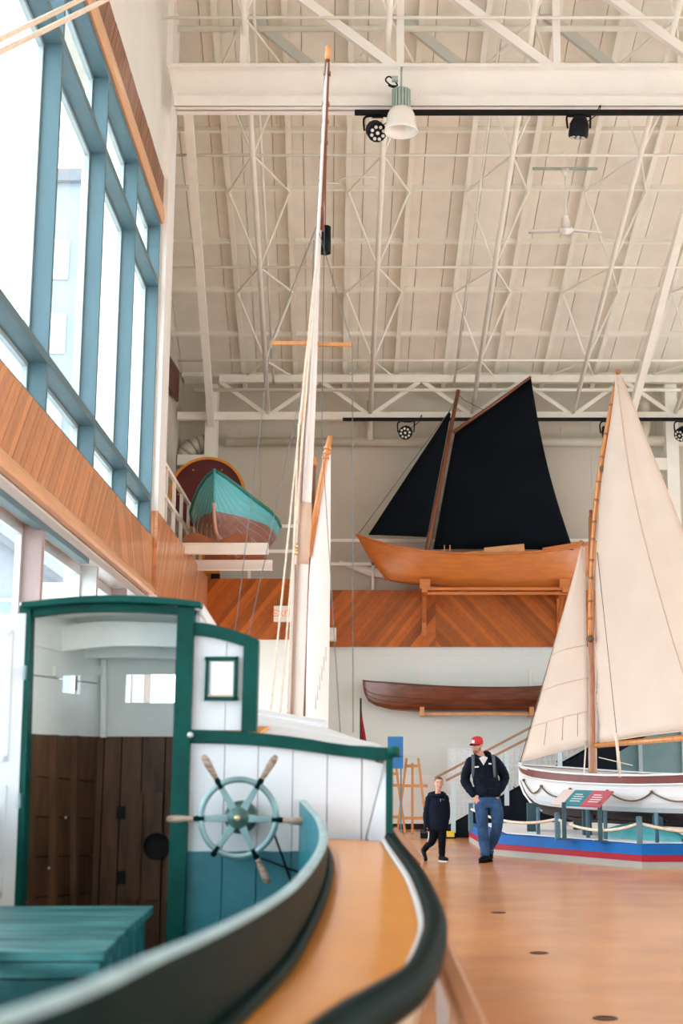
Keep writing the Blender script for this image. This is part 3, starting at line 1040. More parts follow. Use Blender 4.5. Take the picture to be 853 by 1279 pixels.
# ropes crossing the top left corner, tied to the window head
for i, (a, b, lab) in enumerate([((-14, 56), (104, -2), 'upper of two pale taut ropes crossing the window top left'),
                                 ((-14, 72), (140, -4), 'lower of two pale taut ropes crossing the window top left')]):
    p, q = at(*a, 8.5), wall_uv(*b, 0.25)
    q = at(*b, 12.6)
    d = (q - p)
    tag(MB().tube([p - d * 0.3, p, q, q + d * 0.6], 0.024, 8).build('stay_rope', 'rope'), lab, 'rope')

# =================================================================== GALLERY
gr = thing('gallery_railing', 'white tubular railing along the top of the gallery parapet', 'railing', wallp(22.5, 5.4, 0))
for h in (5.95, 6.5):
    MB().beam(wallp(22.4, h, -0.05), wallp(29.6, h, -0.05), 0.06, 0.07).build('rail', 'steel_white', gr)
    MB().box(-4.6, XJ, 29.74, 29.79, h - 0.035, h + 0.035).build('rail', 'steel_white', gr)
    MB().box(XJ, 4.5, 31.72, 31.77, h - 0.035, h + 0.035).build('rail', 'steel_white', gr)
for Y in (22.45, 23.6, 24.75, 25.9, 27.1, 28.3, 29.5):
    MB().beam(wallp(Y, 5.36, -0.05), wallp(Y, 6.5, -0.05), 0.06, 0.06).build('post', 'steel_white', gr)
for X in (-3.6, -2.4):
    MB().box(X - 0.03, X + 0.03, 29.74, 29.79, 5.34, 6.5).build('post', 'steel_white', gr)
for X in (-1.0, 0.6, 2.2, 3.8):
    MB().box(X - 0.03, X + 0.03, 31.72, 31.77, 5.33, 6.5).build('post', 'steel_white', gr)

# round red panel behind the turquoise boat
c = at(259, 618, 29.95)
t = thing('round_panel', 'dark red round panel with an orange rim behind the turquoise boat', 'panel', (c.x, 29.95, 4.32))
R = 45 / FPX * 30.2
MB().lathe([(0, -0.06), (R, -0.06), (R, 0.06), (0, 0.06)], c, 48, (0, 1, 0), smooth=False).build('disc', 'disc_red', t)
MB().lathe([(R - 0.005, -0.09), (R + 0.05, -0.09), (R + 0.05, 0.09), (R - 0.005, 0.09), (R - 0.005, -0.09)], c, 48, (0, 1, 0), smooth=False).build('rim', 'disc_orange', t)
for a in range(0, 360, 60):
    MB().lathe([(0.02, 0), (0.02, 0.012), (0, 0.015)], c + Vector((R * 0.8 * math.cos(math.radians(a)), -0.06, R * 0.8 * math.sin(math.radians(a)))), 8, (0, -1, 0)).build('bolt', 'disc_orange', t)
cz = c.z - R
MB().box(c.x - 0.28, c.x + 0.32, 29.87, 30.05, 4.31, cz + 0.1).build('stand', 'disc_orange', t)
bb = thing('socket_box', 'small black box on top of the far parapet beside the orange stand', 'box', at(269, 719, 29.75))
p = at(269, 720, 29.75)
MB().box(p.x - 0.09, p.x + 0.09, 29.72, 29.84, 5.34, 5.46).build('case', 'black_metal', bb, bevel=0.01)
MB().box(p.x - 0.05, p.x + 0.05, 29.705, 29.72, 5.37, 5.43).build('cover', 'gap_dark', bb)


# ---- boats: a lofted open hull from sections
def hull_sections(L, beam, depth, sheer_bow, sheer_stern, rake_bow, fine=2.0, transom=0.0, n=20, m=7, keel_rise=0.0, stem_full=0.9, flare=0.82):
    """rows of points bow (x=0) to stern (x=L), port sheer -> keel -> starboard sheer, y across, z up, keel at z=0"""
    rows = []
    for i in range(n + 1):
        t = i / n
        x = L * t
        w = 1 - abs(2 * t - 1) ** fine if not transom else (math.sin(math.pi * min(t / 1.15, 1) ** 0.75) ** 0.8 if t < 0.57 else 1 - (1 - transom) * ((t - 0.57) / 0.43) ** 2)
        w = max(w, 0.012)
        hb = beam / 2 * w
        zs = depth + sheer_bow * max(0, 1 - 2 * t) ** 2 + sheer_stern * max(0, 2 * t - 1) ** 2
        zk = keel_rise * max(0, 1 - 3.2 * t) ** 2
        row = []
        for k in range(-m, m + 1):
            s = abs(k) / m
            y = hb * (s ** (0.55 + 0.5 * (1 - w))) * (flare + (1 - flare) * s)
            z = zk + (zs - zk) * (s ** 1.9 if w > 0.3 else s ** (1 + 0.9 * w / 0.3))
            xx = x - rake_bow * max(0, 1 - 4 * t) * (z / (depth + sheer_bow)) if t < 0.25 else x
            row.append(Vector((xx, math.copysign(y, k) if k else 0.0, z)))
        rows.append(row)
    return rows


def place(rows, origin, ang, pitch=0.0, roll=0.0):
    M = Matrix.Translation(origin) @ Matrix.Rotation(ang, 4, 'Z') @ Matrix.Rotation(pitch, 4, 'Y') @ Matrix.Rotation(roll, 4, 'X')
    return [[M @ p for p in r] for r in rows], M


def hull_shell(rows, name, m, parent, inner='dory_wood', th=0.03, zsplit=None, m2=None):
    """outer skin (split by colour at the strake index zsplit), inner skin and gunwale"""
    mm = (len(rows[0]) - 1) // 2
    o = MB().grid(rows, True).build(name, m, parent, clean=True)
    inn = []
    for r in rows:
        cxr = r[mm]
        rr = []
        for p in r:
            q = Vector((p.x, p.y, p.z))
            mid = (r[0] + r[-1]) / 2
            rr.append(q + (mid - q) * 0.06)
        inn.append(rr)
    MB().grid(inn, True, flip=True).build('inner_skin', inner, parent, clean=True)
    return o


# turquoise skiff, bow toward us, on two white cantilever beams
sk = thing('turquoise_skiff', 'turquoise clinker rowing boat with brown bottom, bow on, high at the gallery', 'boat', (-3.5, 25.2, 5.4))
zbm = 5.33
bowp = Vector((at(268, 588, 24.9).x, 24.9, at(268, 588, 24.9).z))
SX = [(24.9, 0.015, 6.70, 6.15), (25.05, 0.17, 6.62, 5.85), (25.4, 0.38, 6.48, 5.62), (25.9, 0.58, 6.34, 5.56), (26.5, 0.76, 6.24, 5.55), (27.2, 0.84, 6.19, 5.55), (28.0, 0.82, 6.2, 5.56), (28.8, 0.68, 6.28, 5.6), (29.3, 0.5, 6.38, 5.68)]
cxs = lambda Y: bowp.x + (Y - 24.9) * -0.005 + 0.10 * min(1, max(0, (Y - 24.9) / 1.6))
NS = 9
SKL = [(0, 0), (0.18, 0.012), (0.40, 0.10), (0.58, 0.22), (0.73, 0.36), (0.84, 0.50), (0.91, 0.64), (0.96, 0.80), (1.0, 1.0)]


def skiff_pt(j, k, sgn):
    Y, hb, zs, zk = SX[j]
    a, b = SKL[k]
    w = hb / 0.84
    a = a ** (1.0 + 0.25 * (1 - w))
    return Vector((cxs(Y) + sgn * hb * a, Y, zk + (zs - zk) * (b if w > 0.5 else b * (w / 0.5) + a * (1 - w / 0.5))))


mat_two_tone('skiff_paint', (0.11, 0.50, 0.56), (0.29, 0.13, 0.10), 5.98, 0.4, 0.015)
for sgn in (-1, 1):
    for k in range(NS - 1):
        rows = []
        for j in range(len(SX)):
            p, q = skiff_pt(j, k, sgn), skiff_pt(j, k + 1, sgn)
            out = Vector((sgn * 0.006, -0.002, -0.005))
            rows.append([p + out * (1 if k else 0), p.lerp(q, 0.5) + Vector((sgn * 0.006, 0, -0.004)), q])
        th = Vector((-sgn * 0.02, 0.0, 0.02))
        MB().grid(rows, True, flip=(sgn < 0)).build('strake', 'skiff_paint', sk)
        if 0 < k < NS - 1:
            MB().tube([skiff_pt(j, k, sgn) + Vector((sgn * 0.008, -0.006, -0.006)) for j in range(2, len(SX))], 0.0035, 5).build('plank_seam', 'keel_pink' if k < 3 else 'skiff_seam', sk)
for sgn in (-1, 1):
    MB().tube([skiff_pt(j, NS - 1, sgn) + Vector((sgn * 0.01, 0, 0)) for j in range(len(SX))], 0.035, 6).build('gunwale', 'turquoise_trim', sk)
MB().tube(curve_pts([Vector((cxs(24.9), 24.87, 6.74)), Vector((cxs(24.9), 24.87, 6.4)), Vector((cxs(24.9), 24.89, 6.12))], 3), 0.028, 6).build('stem', 'turquoise', sk)
MB().tube(curve_pts([Vector((cxs(24.9), 24.89, 6.12)), Vector((cxs(25.05) + 0.0, 25.0, 5.80)), Vector((cxs(25.4), 25.35, 5.58)), Vector((cxs(27), 27, 5.53)), Vector((cxs(29), 29, 5.6))], 4), 0.032, 6).build('keel', 'keel_pink', sk)
for q, Y in (((-0.28, 5.56), 27.4), ((0.3, 5.56), 27.4)):
    MB().tube([(cxs(Y) + q[0], 26.4, q[1] + 0.03), (cxs(Y) + q[0], 28.2, q[1] + 0.0)], 0.028, 6).build('bilge_keel', 'keel_pink', sk)
MB().prism([(cxs(29.3) - 0.5, 29.3, 6.38), (cxs(29.3), 29.3, 5.68), (cxs(29.3) + 0.5, 29.3, 6.38)], (0, 0.03, 0)).build('transom', 'turquoise', sk)
for i, (Yb, ua, ub, v) in enumerate([(25.3, 225, 335, 685), (27.5, 242, 340, 707.5)]):
    xa, xb = at(ua, v, Yb).x, at(ub, v, Yb).x
    zc = 5.33
    b = thing('support_beam', ['nearer white steel beam holding up the bow of the turquoise boat', 'farther white steel beam under the middle of the turquoise boat'][i], 'beam', ((xa + xb) / 2, Yb, zc), 'beams under the turquoise boat')
    MB().box(xa - 0.2, xb, Yb - 0.05, Yb + 0.05, zc - 0.085, zc + 0.085).build('web', 'steel_white', b)
    for s in (-1, 1):
        MB().box(xa - 0.2, xb + 0.004, Yb - 0.09, Yb + 0.09, zc + s * 0.085 - 0.012, zc + s * 0.085 + 0.012).build('flange', 'steel_white', b)
    MB().box(wallp(Yb, 5, -0.1).x, xa - 0.1, Yb - 0.07, Yb + 0.07, zc - 0.07, zc + 0.09).build('bracket', 'steel_white', b)
    ch = thing('boat_chock', ['brown wooden chock on the nearer white beam under the bow', 'brown wooden chock on the farther white beam'][i], 'chock', (cxs(Yb), Yb, zc + 0.1), 'chocks under the turquoise boat')
    for s in (-1, 1):
        MB().prism([(cxs(Yb) + s * 0.03, Yb - 0.05, zc + 0.10), (cxs(Yb) + s * 0.62, Yb - 0.05, zc + 0.10), (cxs(Yb) + s * 0.60, Yb - 0.05, zc + 0.24), (cxs(Yb) + s * 0.38, Yb - 0.05, zc + 0.30), (cxs(Yb) + s * 0.03, Yb - 0.05, zc + 0.14)], (0, 0.1, 0)).build('cheek', 'cradle_brown', ch)

# small fittings on the parapets
e = thing('exit_sign', 'white exit sign with red letters on the far parapet', 'sign', at(352, 767, 29.6))
p0, p1 = at(342, 777, 29.6), at(364, 757, 29.6)
MB().box(p0.x, p1.x, 29.52, 29.64, p0.z, p1.z).build('sign_box', 'box_white', e, bevel=0.01)


def text(txt, name, m, parent, loc, size, rot=(math.pi / 2, 0, 0), align='CENTER', ext=0.002):
    cu = bpy.data.curves.new(name, 'FONT')
    cu.body = txt
    cu.size = size
    cu.extrude = ext
    cu.align_x = align
    cu.align_y = 'CENTER'
    tmp = bpy.data.objects.new(name, cu)
    me = tmp.to_mesh().copy()
    tmp.to_mesh_clear()
    bpy.data.objects.remove(tmp)
    me.materials.clear()
    me.materials.append(MATS[m])
    o = bpy.data.objects.new(name, me)
    COL.objects.link(o)
    o.location = loc
    o.rotation_euler = rot
    if parent:
        o.parent = parent
        o.matrix_parent_inverse = world_mat(parent).inverted()
    return o


text('EXIT', 'lettering', 'exit_red', e, ((p0.x + p1.x) / 2, 29.517, (p0.z + p1.z) / 2), 0.20)
sb = thing('wall_speaker', 'small white speaker box on the cedar parapet right of the white sail', 'speaker', at(414, 792, 31.5))
p0, p1 = at(409, 801, 31.5), at(420, 784, 31.5)
MB().box(p0.x, p1.x, 31.42, 31.6, p0.z, p1.z).build('case', 'box_white', sb, bevel=0.02)
MB().box(p0.x + 0.02, p1.x - 0.02, 31.41, 31.42, p0.z + 0.02, p1.z - 0.02).build('grille', 'wainscot', sb)
cm = thing('security_camera', 'small white camera box at the cedar corner above the cabin roof', 'camera', at(238, 743, 27.5))
c = at(238, 743, 27.5)
MB().box(c.x - 0.11, c.x + 0.11, 27.4, 27.6, c.z - 0.07, c.z + 0.09).build('case', 'box_white', cm, bevel=0.015)
MB().lathe([(0.045, 0), (0.045, 0.03), (0.0, 0.04)], c + Vector((0, -0.1, 0.01)), 12, (0, -1, 0)).build('lens', 'lens_white', cm)
MB().box(wallp(27.5, 5, 0).x + 0.02, c.x - 0.1, 27.46, 27.54, c.z - 0.03, c.z + 0.03).build('arm', 'box_white', cm)

# ---- orange dory with black sails on the far parapet
DY = 30.75
dr = thing('orange_dory', 'orange wooden dory with black sails set, on brackets above the far cedar band', 'boat', at(590, 735, DY))
TOPD = [(445, 668), (452, 670), (470, 676), (500, 683), (540, 689), (590, 691.5), (640, 691), (690, 687), (725, 681), (760, 672)]
BOTD = [(448, 673), (455, 684), (470, 707), (486, 723), (520, 727), (580, 731.5), (640, 735), (690, 736), (722, 733), (757, 690)]
HBD = [0.03, 0.10, 0.24, 0.45, 0.60, 0.66, 0.64, 0.52, 0.32, 0.04]
rows, inn = [], []
for (a, b, hb) in zip(TOPD, BOTD, HBD):
    pt, pb = at(*a, DY - hb), at(*b, DY - hb * 0.45)
    pf, pg = Vector((pt.x, DY + hb, pt.z + 0.0)), Vector((pb.x, DY + hb * 0.45, pb.z))
    pm = pt.lerp(pb, 0.5) + Vector((0, -0.05 * hb, 0))
    pn = pf.lerp(pg, 0.5) + Vector((0, 0.05 * hb, 0))
    rows.append([pt, pt.lerp(pm, 0.5) + Vector((0, -0.02 * hb, 0)), pm, pm.lerp(pb, 0.5) + Vector((0, -0.02 * hb, 0)), pb, pg, pn, pf])
    inn.append([pt + Vector((0, 0.03, -0.005)), pb + Vector((0, 0.03, 0.05)), pg + Vector((0, -0.03, 0.05)), pf + Vector((0, -0.03, -0.005))])
MB().grid(rows, True).build('hull', 'dory_paint', dr, clean=True)
MB().grid(inn, True, flip=True).build('inner_skin', 'dory_wood', dr, clean=True)
MB().tube(curve_pts([r[0] for r in rows], 4), 0.03, 6).build('gunwale', 'dory_paint', dr)
MB().tube(curve_pts([r[-1] for r in rows], 4), 0.03, 6).build('gunwale', 'dory_paint', dr)
MB().tube([at(446, 667, DY), at(449, 672, DY), at(462, 695, DY), at(484, 724, DY)], 0.035, 6).build('stem', 'dory_paint', dr)
mtop, mbot = at(572.5, 487, DY), at(533, 690, DY)
MB().tube([mbot - (mtop - mbot) * 0.12, mbot, mtop], [0.06, 0.06, 0.045], 10).build('mast', 'dark_mast', dr)
MB().tube([at(566, 540, DY - 0.15), at(612, 508, DY - 0.17), at(663, 470.5, DY - 0.17)], [0.042, 0.038, 0.03], 8).build('gaff', 'dark_mast', dr)


def sail_quad(corners, Y0s, belly, name, m, parent, n=14, th=0.012, edge=0.0):
    """four corner pixels (throat, peak, clew, tack) with depths, cloth bellied along -Y, edges slightly hollow"""
    P = [at(u, v, y) for (u, v), y in zip(corners, Y0s)]
    rows = []
    for i in range(n + 1):
        s = i / n
        l, r = P[0].lerp(P[3], s), P[1].lerp(P[2], s)
        row = []
        for j in range(n + 1):
            t = j / n
            p = l.lerp(r, t)
            b = math.sin(math.pi * t) ** 0.8 * math.sin(math.pi * 0.96 * s) ** 0.6
            wr = 0.012 * math.sin(18 * (t * 1.2 - s)) * s * (1 - t)
            p = p + Vector((0, -belly * b + wr, 0))
            p += (P[1] - P[0]).normalized() * (edge * math.sin(math.pi * s) * t)
            row.append(p)
        rows.append(row)
    return MB().slab(rows, (0, th, 0)).build(name, m, parent)


sail_quad([(568, 541), (663, 471), (716, 687), (541, 686)], [DY - 0.06, DY - 0.1, DY - 0.4, DY - 0.06], 0.22, 'mainsail', 'sail_black', dr, edge=-0.12)
sail_quad([(561, 514), (563, 517), (533, 671), (460, 668)], [DY, DY, DY - 0.05, DY - 0.05], 0.12, 'jib', 'sail_black', dr, edge=0.0)
MB().tube([at(574, 489, DY), at(561, 514, DY), at(447, 668, DY)], 0.008, 5).build('forestay', 'wire', dr)
MB().tube([at(572, 492, DY), at(580, 500, DY - 0.1), at(604, 512, DY - 0.1)], 0.008, 5).build('halyard', 'wire', dr)
o1, o2 = at(605, 689, DY - 0.55), at(655, 684, DY - 0.6)
orr = tag(MB().tube([at(560, 693, DY - 0.45), o1], 0.03, 8).beam(o1, o2, 0.03, 0.17).build('oar', 'dory_wood'), 'pale wooden oar with broad blade lying on the orange dory gunwale', 'oar')
o1, o2 = at(678, 688, DY - 0.5), at(728, 680, DY - 0.5)
tag(MB().tube([at(630, 692, DY - 0.5), o1], 0.028, 8).beam(o1, o2, 0.03, 0.13).build('oar', 'dory_paint'), 'second oar, orange, at the right end of the dory', 'oar')
for u in (555, 562):
    MB().tube([at(u, 692, DY - 0.62), at(u, 681, DY - 0.62)], 0.014, 6).build('thole_pin', 'dory_wood', dr)
for u, lab in ((530, 'left wooden bracket carrying the orange dory on the cedar band'), (703, 'right wooden bracket carrying the orange dory, behind the jib')):
    a, b = at(u, 733, 30.6), at(u, 795, 31.55)
    br = thing('dory_bracket', lab, 'bracket', (a.x, 31.5, b.z), 'brackets under the orange dory')
    MB().box(a.x - 0.05, a.x + 0.05, 31.5, 31.6, b.z, 5.33).build('upright', 'dory_paint', br)
    MB().box(a.x - 0.06, a.x + 0.06, 30.1, 31.5, 5.1, 5.22).build('arm', 'dory_paint', br)
    MB().beam((a.x, 31.5, b.z + 0.35), (a.x, 30.7, 5.1), 0.07, 0.08).build('strut', 'dory_paint', br)
    MB().box(a.x - 0.1, a.x + 0.13, 30.3, 30.5, 5.2, 5.42).build('chock', 'dory_paint', br)
cl = thing('cradle_rail', 'long wooden rails running under the orange dory', 'rail', at(620, 737, 30.4))
for zo, yo in ((5.19, 30.2), (5.10, 30.28)):
    MB().box(at(533, 735, 30.3).x, at(715, 735, 30.3).x, yo, yo + 0.06, zo - 0.03, zo + 0.03).build('rail_bar', 'dory_paint', cl)
wk = thing('white_kayak', 'white pointed hull end lying behind the orange dory bow', 'boat', at(470, 715, 31.9))
rows = []
for u, vt, vb in ((424, 700, 704), (440, 704, 711), (460, 708, 719), (480, 712, 722), (500, 714, 724)):
    w = 0.02 + (u - 424) / 76 * 0.08
    rows.append([at(u, vt, 31.86 - w), at(u, (vt + vb) / 2, 31.83 - w), at(u, vb, 31.86 - w), at(u, vb, 31.88 + w), at(u, vt, 31.88 + w), at(u, vt, 31.86 - w)])
MB().grid(rows).build('hull', 'sail_white', wk, clean=True)

# ---- dark canoe on the lower far wall
CYN = 31.3
cn = thing('dark_canoe', 'dark varnished wooden canoe hung along the white far wall', 'boat', at(570, 888, CYN))
XS = [453, 455, 460, 470, 490, 520, 560, 600, 640, 672, 700, 722, 730, 734]
TP = [850, 850.3, 851, 852, 853.5, 856, 858.5, 859.5, 859.5, 858, 855, 850, 848, 847]
BT = [856, 866, 876, 882, 887, 889.5, 890, 890, 890, 889.5, 889, 882, 870, 855]
HC = [0.015, 0.03, 0.06, 0.11, 0.2, 0.29, 0.36, 0.38, 0.36, 0.29, 0.2, 0.1, 0.05, 0.015]
rows, inn = [], []
for x, a, b, hb in zip(XS, TP, BT, HC):
    r = []
    for k in range(-6, 7):
        s = abs(k) / 6
        zf = s ** 1.8
        p = at(x, b + (a - b) * zf, CYN)
        r.append(Vector((p.x, CYN + math.copysign(hb * s ** 0.6 * (1 - 0.06 * s), k) if k else CYN, p.z)))
    rows.append(r)
    inn.append([p + Vector((0, (CYN - p.y) * 0.08, 0.02 if 0 < i < 12 else 0)) for i, p in enumerate(r)])
MB().grid(rows, True).build('hull', 'canoe_wood', cn, clean=True)
MB().grid(inn, True, flip=True).build('inner_skin', 'canoe_dark', cn, clean=True)
for k in (0, -1):
    MB().tube(curve_pts([r[k] for r in rows], 3), 0.018, 6).build('gunwale', 'canoe_dark', cn)
for k in (2, 3, 4):
    MB().tube(curve_pts([r[k] + Vector((0, -0.004, 0)) for r in rows[1:-1]], 3), 0.006, 5).build('plank_seam', 'canoe_dark', cn)
for u, lab in ((527, 'left orange wooden bracket under the dark canoe'), (663, 'right orange wooden bracket under the dark canoe')):
    a = at(u, 888, 31.2)
    br = thing('canoe_bracket', lab, 'bracket', (a.x, 31.7, a.z), 'brackets under the canoe')
    MB().box(a.x - 0.05, a.x + 0.05, 30.95, 31.69, a.z - 0.12, a.z - 0.02).build('arm', 'easel_wood', br)
    MB().box(a.x - 0.05, a.x + 0.05, 30.93, 31.0, a.z - 0.12, a.z + 0.08).build('stop', 'easel_wood', br)
    MB().box(a.x - 0.05, a.x + 0.05, 31.63, 31.69, a.z - 0.12, a.z + 0.05).build('plate', 'easel_wood', br)
    b1, b2 = at(u - 1, 835, 31.7), at(u - 1, 858, 31.7)
    tag(MB().box(b1.x - 0.035, b1.x + 0.035, 31.64, 31.705, b2.z - 0.1, b1.z).build('wall_strip', 'box_white'), 'vertical white strip on the wall above the ' + ('left' if u < 600 else 'right') + ' canoe bracket', 'strip')
p0, p1 = at(530, 892, 31.1), at(663, 892, 31.1)
tag(MB().box(p0.x, p1.x, 31.05, 31.1, p0.z - 0.03, p0.z + 0.03).build('canoe_rail', 'dory_wood'), 'thin wooden rail joining the two canoe brackets', 'rail')

# ---- furled flag, blue board, easels
f = thing('furled_flag', 'furled red flag on a dark pole near the canoe bow', 'flag', (at(452, 900, 27).x, 27, 0))
fx = at(451, 900, 27).x
MB().tube([(fx, 27, 0.03), (fx - 0.01, 27, 2.68)], 0.018, 8).build('pole', 'gap_dark', f)
MB().lathe([(0.2, 0), (0.2, 0.03), (0.05, 0.06), (0.03, 0.12), (0, 0.12)], (fx, 27, 0), 16).build('foot', 'black_metal', f)
rows = []
for i in range(12):
    t = i / 11
    z = 2.55 - 1.35 * t
    w = 0.02 + 0.13 * min(1, t * 1.6)
    rows.append([Vector((fx - 0.02 + w * (k / 8) + 0.006 * math.sin(k * 2 + i), 27 + 0.05 * math.sin(k * 1.9 + t) * (0.3 + t), z - 0.05 * (k / 8))) for k in range(9)])
MB().slab(rows, (0, 0.006, 0)).build('cloth', 'flag_red', f)
b = thing('blue_board', 'blue notice board standing behind the cabin corner', 'sign', (at(495, 960, 29.5).x, 29.5, 0))
p0, p1 = at(484, 960, 29.5), at(503.5, 920, 29.5)
MB().box(p0.x, p1.x, 29.48, 29.53, p0.z, p1.z).build('panel', 'sign_blue', b)
MB().box(p0.x, p1.x, 29.475, 29.48, (p0.z * 0.62 + p1.z * 0.38) - 0.006, (p0.z * 0.62 + p1.z * 0.38) + 0.006).build('joint', 'gap_dark', b)
for X in (p0.x + 0.04, p1.x - 0.06):
    MB().box(X, X + 0.03, 29.53, 29.56, 0, p1.z).build('upright', 'post_bluegrey', b)
MB().box(p0.x, p1.x, 29.4, 29.64, 0, 0.03).build('foot', 'post_bluegrey', b)


def easel(label, uc, Y, top, wtop, wbot, depth=0.5):
    c = at(uc, 1036, Y)
    bx, tz = c.x, at(uc, top, Y).z
    t = thing('easel', label, 'easel', (bx, Y, 0), 'wooden easels by the far wall')
    k = Y / FPX * 1.02
    for s in (-1, 1):
        MB().beam((bx + s * wbot * k / 2, Y - 0.1, 0.0), (bx + s * wtop * k / 2, Y, tz), 0.05, 0.045, (0, 1, 0)).build('leg', 'easel_wood', t)
    MB().beam((bx, Y + depth, 0.0), (bx, Y + 0.05, tz - 0.15), 0.05, 0.045, (0, 1, 0)).build('rear_leg', 'easel_wood', t)
    MB().beam((bx - 0.0, Y - 0.06, 0.02), (bx, Y, tz - 0.1), 0.05, 0.03, (0, 1, 0)).build('centre_mast', 'easel_wood', t)
    for zq, nm in ((0.32, 'cross_bar'), (0.98, 'tray'), (tz - 0.16, 'cross_bar')):
        fr = zq / tz
        w = (wbot + (wtop - wbot) * fr) * k / 2 + (0.13 if nm == 'tray' else 0.03)
        MB().box(bx - w, bx + w, Y - 0.12 + 0.08 * fr, Y - 0.07 + 0.08 * fr, zq - 0.03, zq + 0.03).build(nm, 'easel_wood', t)
    return t


easel('orange wooden easel standing clear beside the walking boy', 515, 29.8, 947, 14, 36)
easel('orange wooden easel half hidden by the cabin corner', 487, 30.4, 957, 14, 36)

# ---- stair at the right
st = thing('staircase', 'dark staircase with pale posts and wooden handrails behind the lifeboat', 'staircase', (1.0, 28.6, 0))
sA = at(566, 1036, 28.3)
SA = Vector((sA.x - 0.05, 28.3, 0))
dirS = Vector((1, 0.03, 0)).normalized()
rise = 0.56
for i in range(24):
    p = SA + dirS * (0.1 + i * 0.29)
    z = 0.165 * (i + 1)
    if p.x > 7.3:
        break
    for yy in (0,):
        MB().box(p.x, p.x + 0.31, 28.3, 29.4, z - 0.045, z).build('tread', 'stair_dark', st)
for yy in (28.25, 29.4):
    MB().prism([(SA.x - 0.1, yy, 0.0), (SA.x + 0.35, yy, 0.0), (SA.x + 7.3, yy, 3.85), (SA.x + 7.3, yy, 4.15), (SA.x + 0.1, yy, 0.26), (SA.x - 0.1, yy, 0.16)], (0, 0.05, 0)).build('stringer', 'stair_dark', st)
xk = at(772, 1000, 28.25).x
MB().prism([(SA.x + 0.1, 28.3, 0.0), (xk, 28.3, 0.0), (xk, 28.3, (xk - SA.x) * rise - 0.05), (SA.x + 0.3, 28.3, 0.1)], (0, 0.05, 0)).build('skirt', 'stair_dark', st)
for i, u in enumerate((566, 633, 700, 767, 834)):
    b = at(u, 1000, 28.2)
    X = b.x
    zb_ = max(0.0, (X - SA.x) * rise)
    MB().box(X - 0.045, X + 0.045, 28.16, 28.24, zb_, zb_ + 1.02).build('post', 'stair_pale', st)
for (ua, va), (ub, vb), yy in (((543, 972), (664, 908), 29.42), ((557, 975), (666, 919), 28.2)):
    a, b_ = at(ua, va, yy), at(ub, vb, yy)
    b2 = a + (b_ - a) * 2.6
    MB().beam(a, b2, 0.05, 0.05).build('handrail', 'hand_wood', st)
MB().box(SA.x - 0.6, SA.x + 0.1, 27.95, 29.5, 0.0, 0.10).build('plinth', 'stair_dark', st)
yp = at(561, 1049, 27.93)
MB().box(yp.x - 0.05, yp.x + 0.10, 27.92, 27.95, 0.03, 0.14).build('edge_mark', 'yellow_paint', st)
# pale mesh panel with lettering behind the stair
mp_ = thing('lettered_panel', 'pale gridded wall panel with dark words behind the lifeboat bow', 'panel', at(630, 1036, 29.5))
p0, p1 = at(560, 1030, 30.2), at(735, 935, 30.2)
MB().box(p0.x, p1.x, 30.15, 30.22, 0.05, p1.z).build('backing', 'mesh_panel', mp_)
nx, nz_ = 26, 14
for i in range(nx + 1):
    X = p0.x + (p1.x - p0.x) * i / nx
    MB().box(X - 0.008, X + 0.008, 30.135, 30.15, 0.05, p1.z).build('grid_bar', 'text_white', mp_)
for j in range(nz_ + 1):
    Z = 0.05 + (p1.z - 0.05) * j / nz_
    MB().box(p0.x, p1.x, 30.13, 30.145, Z - 0.008, Z + 0.008).build('grid_bar', 'text_white', mp_)
c = at(714, 953, 30.12)
text('ways', 'lettering', 'text_dark', mp_, c, 0.34)
c = at(651, 985, 30.12)
text('we', 'lettering', 'text_dark', mp_, c, 0.30)
for X in (p0.x + 0.1, p1.x - 0.1):
    MB().box(X - 0.04, X + 0.04, 30.22, 30.3, 0, p1.z).build('upright', 'mesh_panel', mp_)
# teal partition far right under the stair
tp = thing('glazed_partition', 'teal glazed partition under the stair at the right edge', 'partition', at(830, 1036, 29.3))
MB().box(at(775, 950, 29.3).x, 9.0, 29.3, 29.4, 0, 3.2).build('panel', 'teal_room', tp)
for k in range(4):
    X = at(800, 950, 29.25).x + k * 0.9
    MB().box(X - 0.04, X + 0.04, 29.22, 29.3, 0, 3.2).build('mullion', 'stair_pale', tp)

# floor sockets
for (u, v, w), lab in zip(((622.5, 1140, 7), (673, 1190.5, 7), (756, 1272, 9)), ('small dark floor cap farthest from us, nearest the man', 'small dark floor cap in the middle of the bare floor', 'small dark floor cap nearest us at the bottom right')):
    p = atz(u, v, 0)
    tag(MB().lathe([(0.075, 0.0), (0.075, 0.004), (0.055, 0.006), (0.05, 0.003), (0, 0.003)], p, 18).build('floor_cap', 'lectern_dark'), lab, 'floor cap', 'dark caps in the floor')
# =================================================================== LIFEBOAT AND ITS DISPLAY
A_ = Vector((0.56, -0.83, 0)).normalized()          # bow to stern
NB_ = Vector((-0.83, -0.56, 0)).normalized()        # toward the viewer's side
BOW = Vector((1.82, 24.7, 0))


def lb(t, n=0.0, z=0.0):
    return BOW + A_ * t + NB_ * n + Vector((0, 0, z))


# platform: stepped plinth with a bright rim
c0, c1, c2 = atz(802, 1085.5), atz(611, 1068), atz(586, 1051)
base = thing('display_plinth', 'low display plinth painted blue, red and grey under the white lifeboat', 'plinth', c0)
poly = [c0, c0 + Vector((3.6, 0.05, 0)), c0 + Vector((3.9, 5.5, 0)), c2 + Vector((3.0, 0.9, 0)), c2 + Vector((0.6, 0.35, 0)), c2, c1]
poly = [Vector((p.x, p.y, 0)) for p in poly]
cen = sum(poly, Vector()) / len(poly)


def ring(off):
    return [p + (cen - p).normalized() * off for p in poly]


def lift(ps, z):
    return [Vector((p.x, p.y, z)) for p in ps]


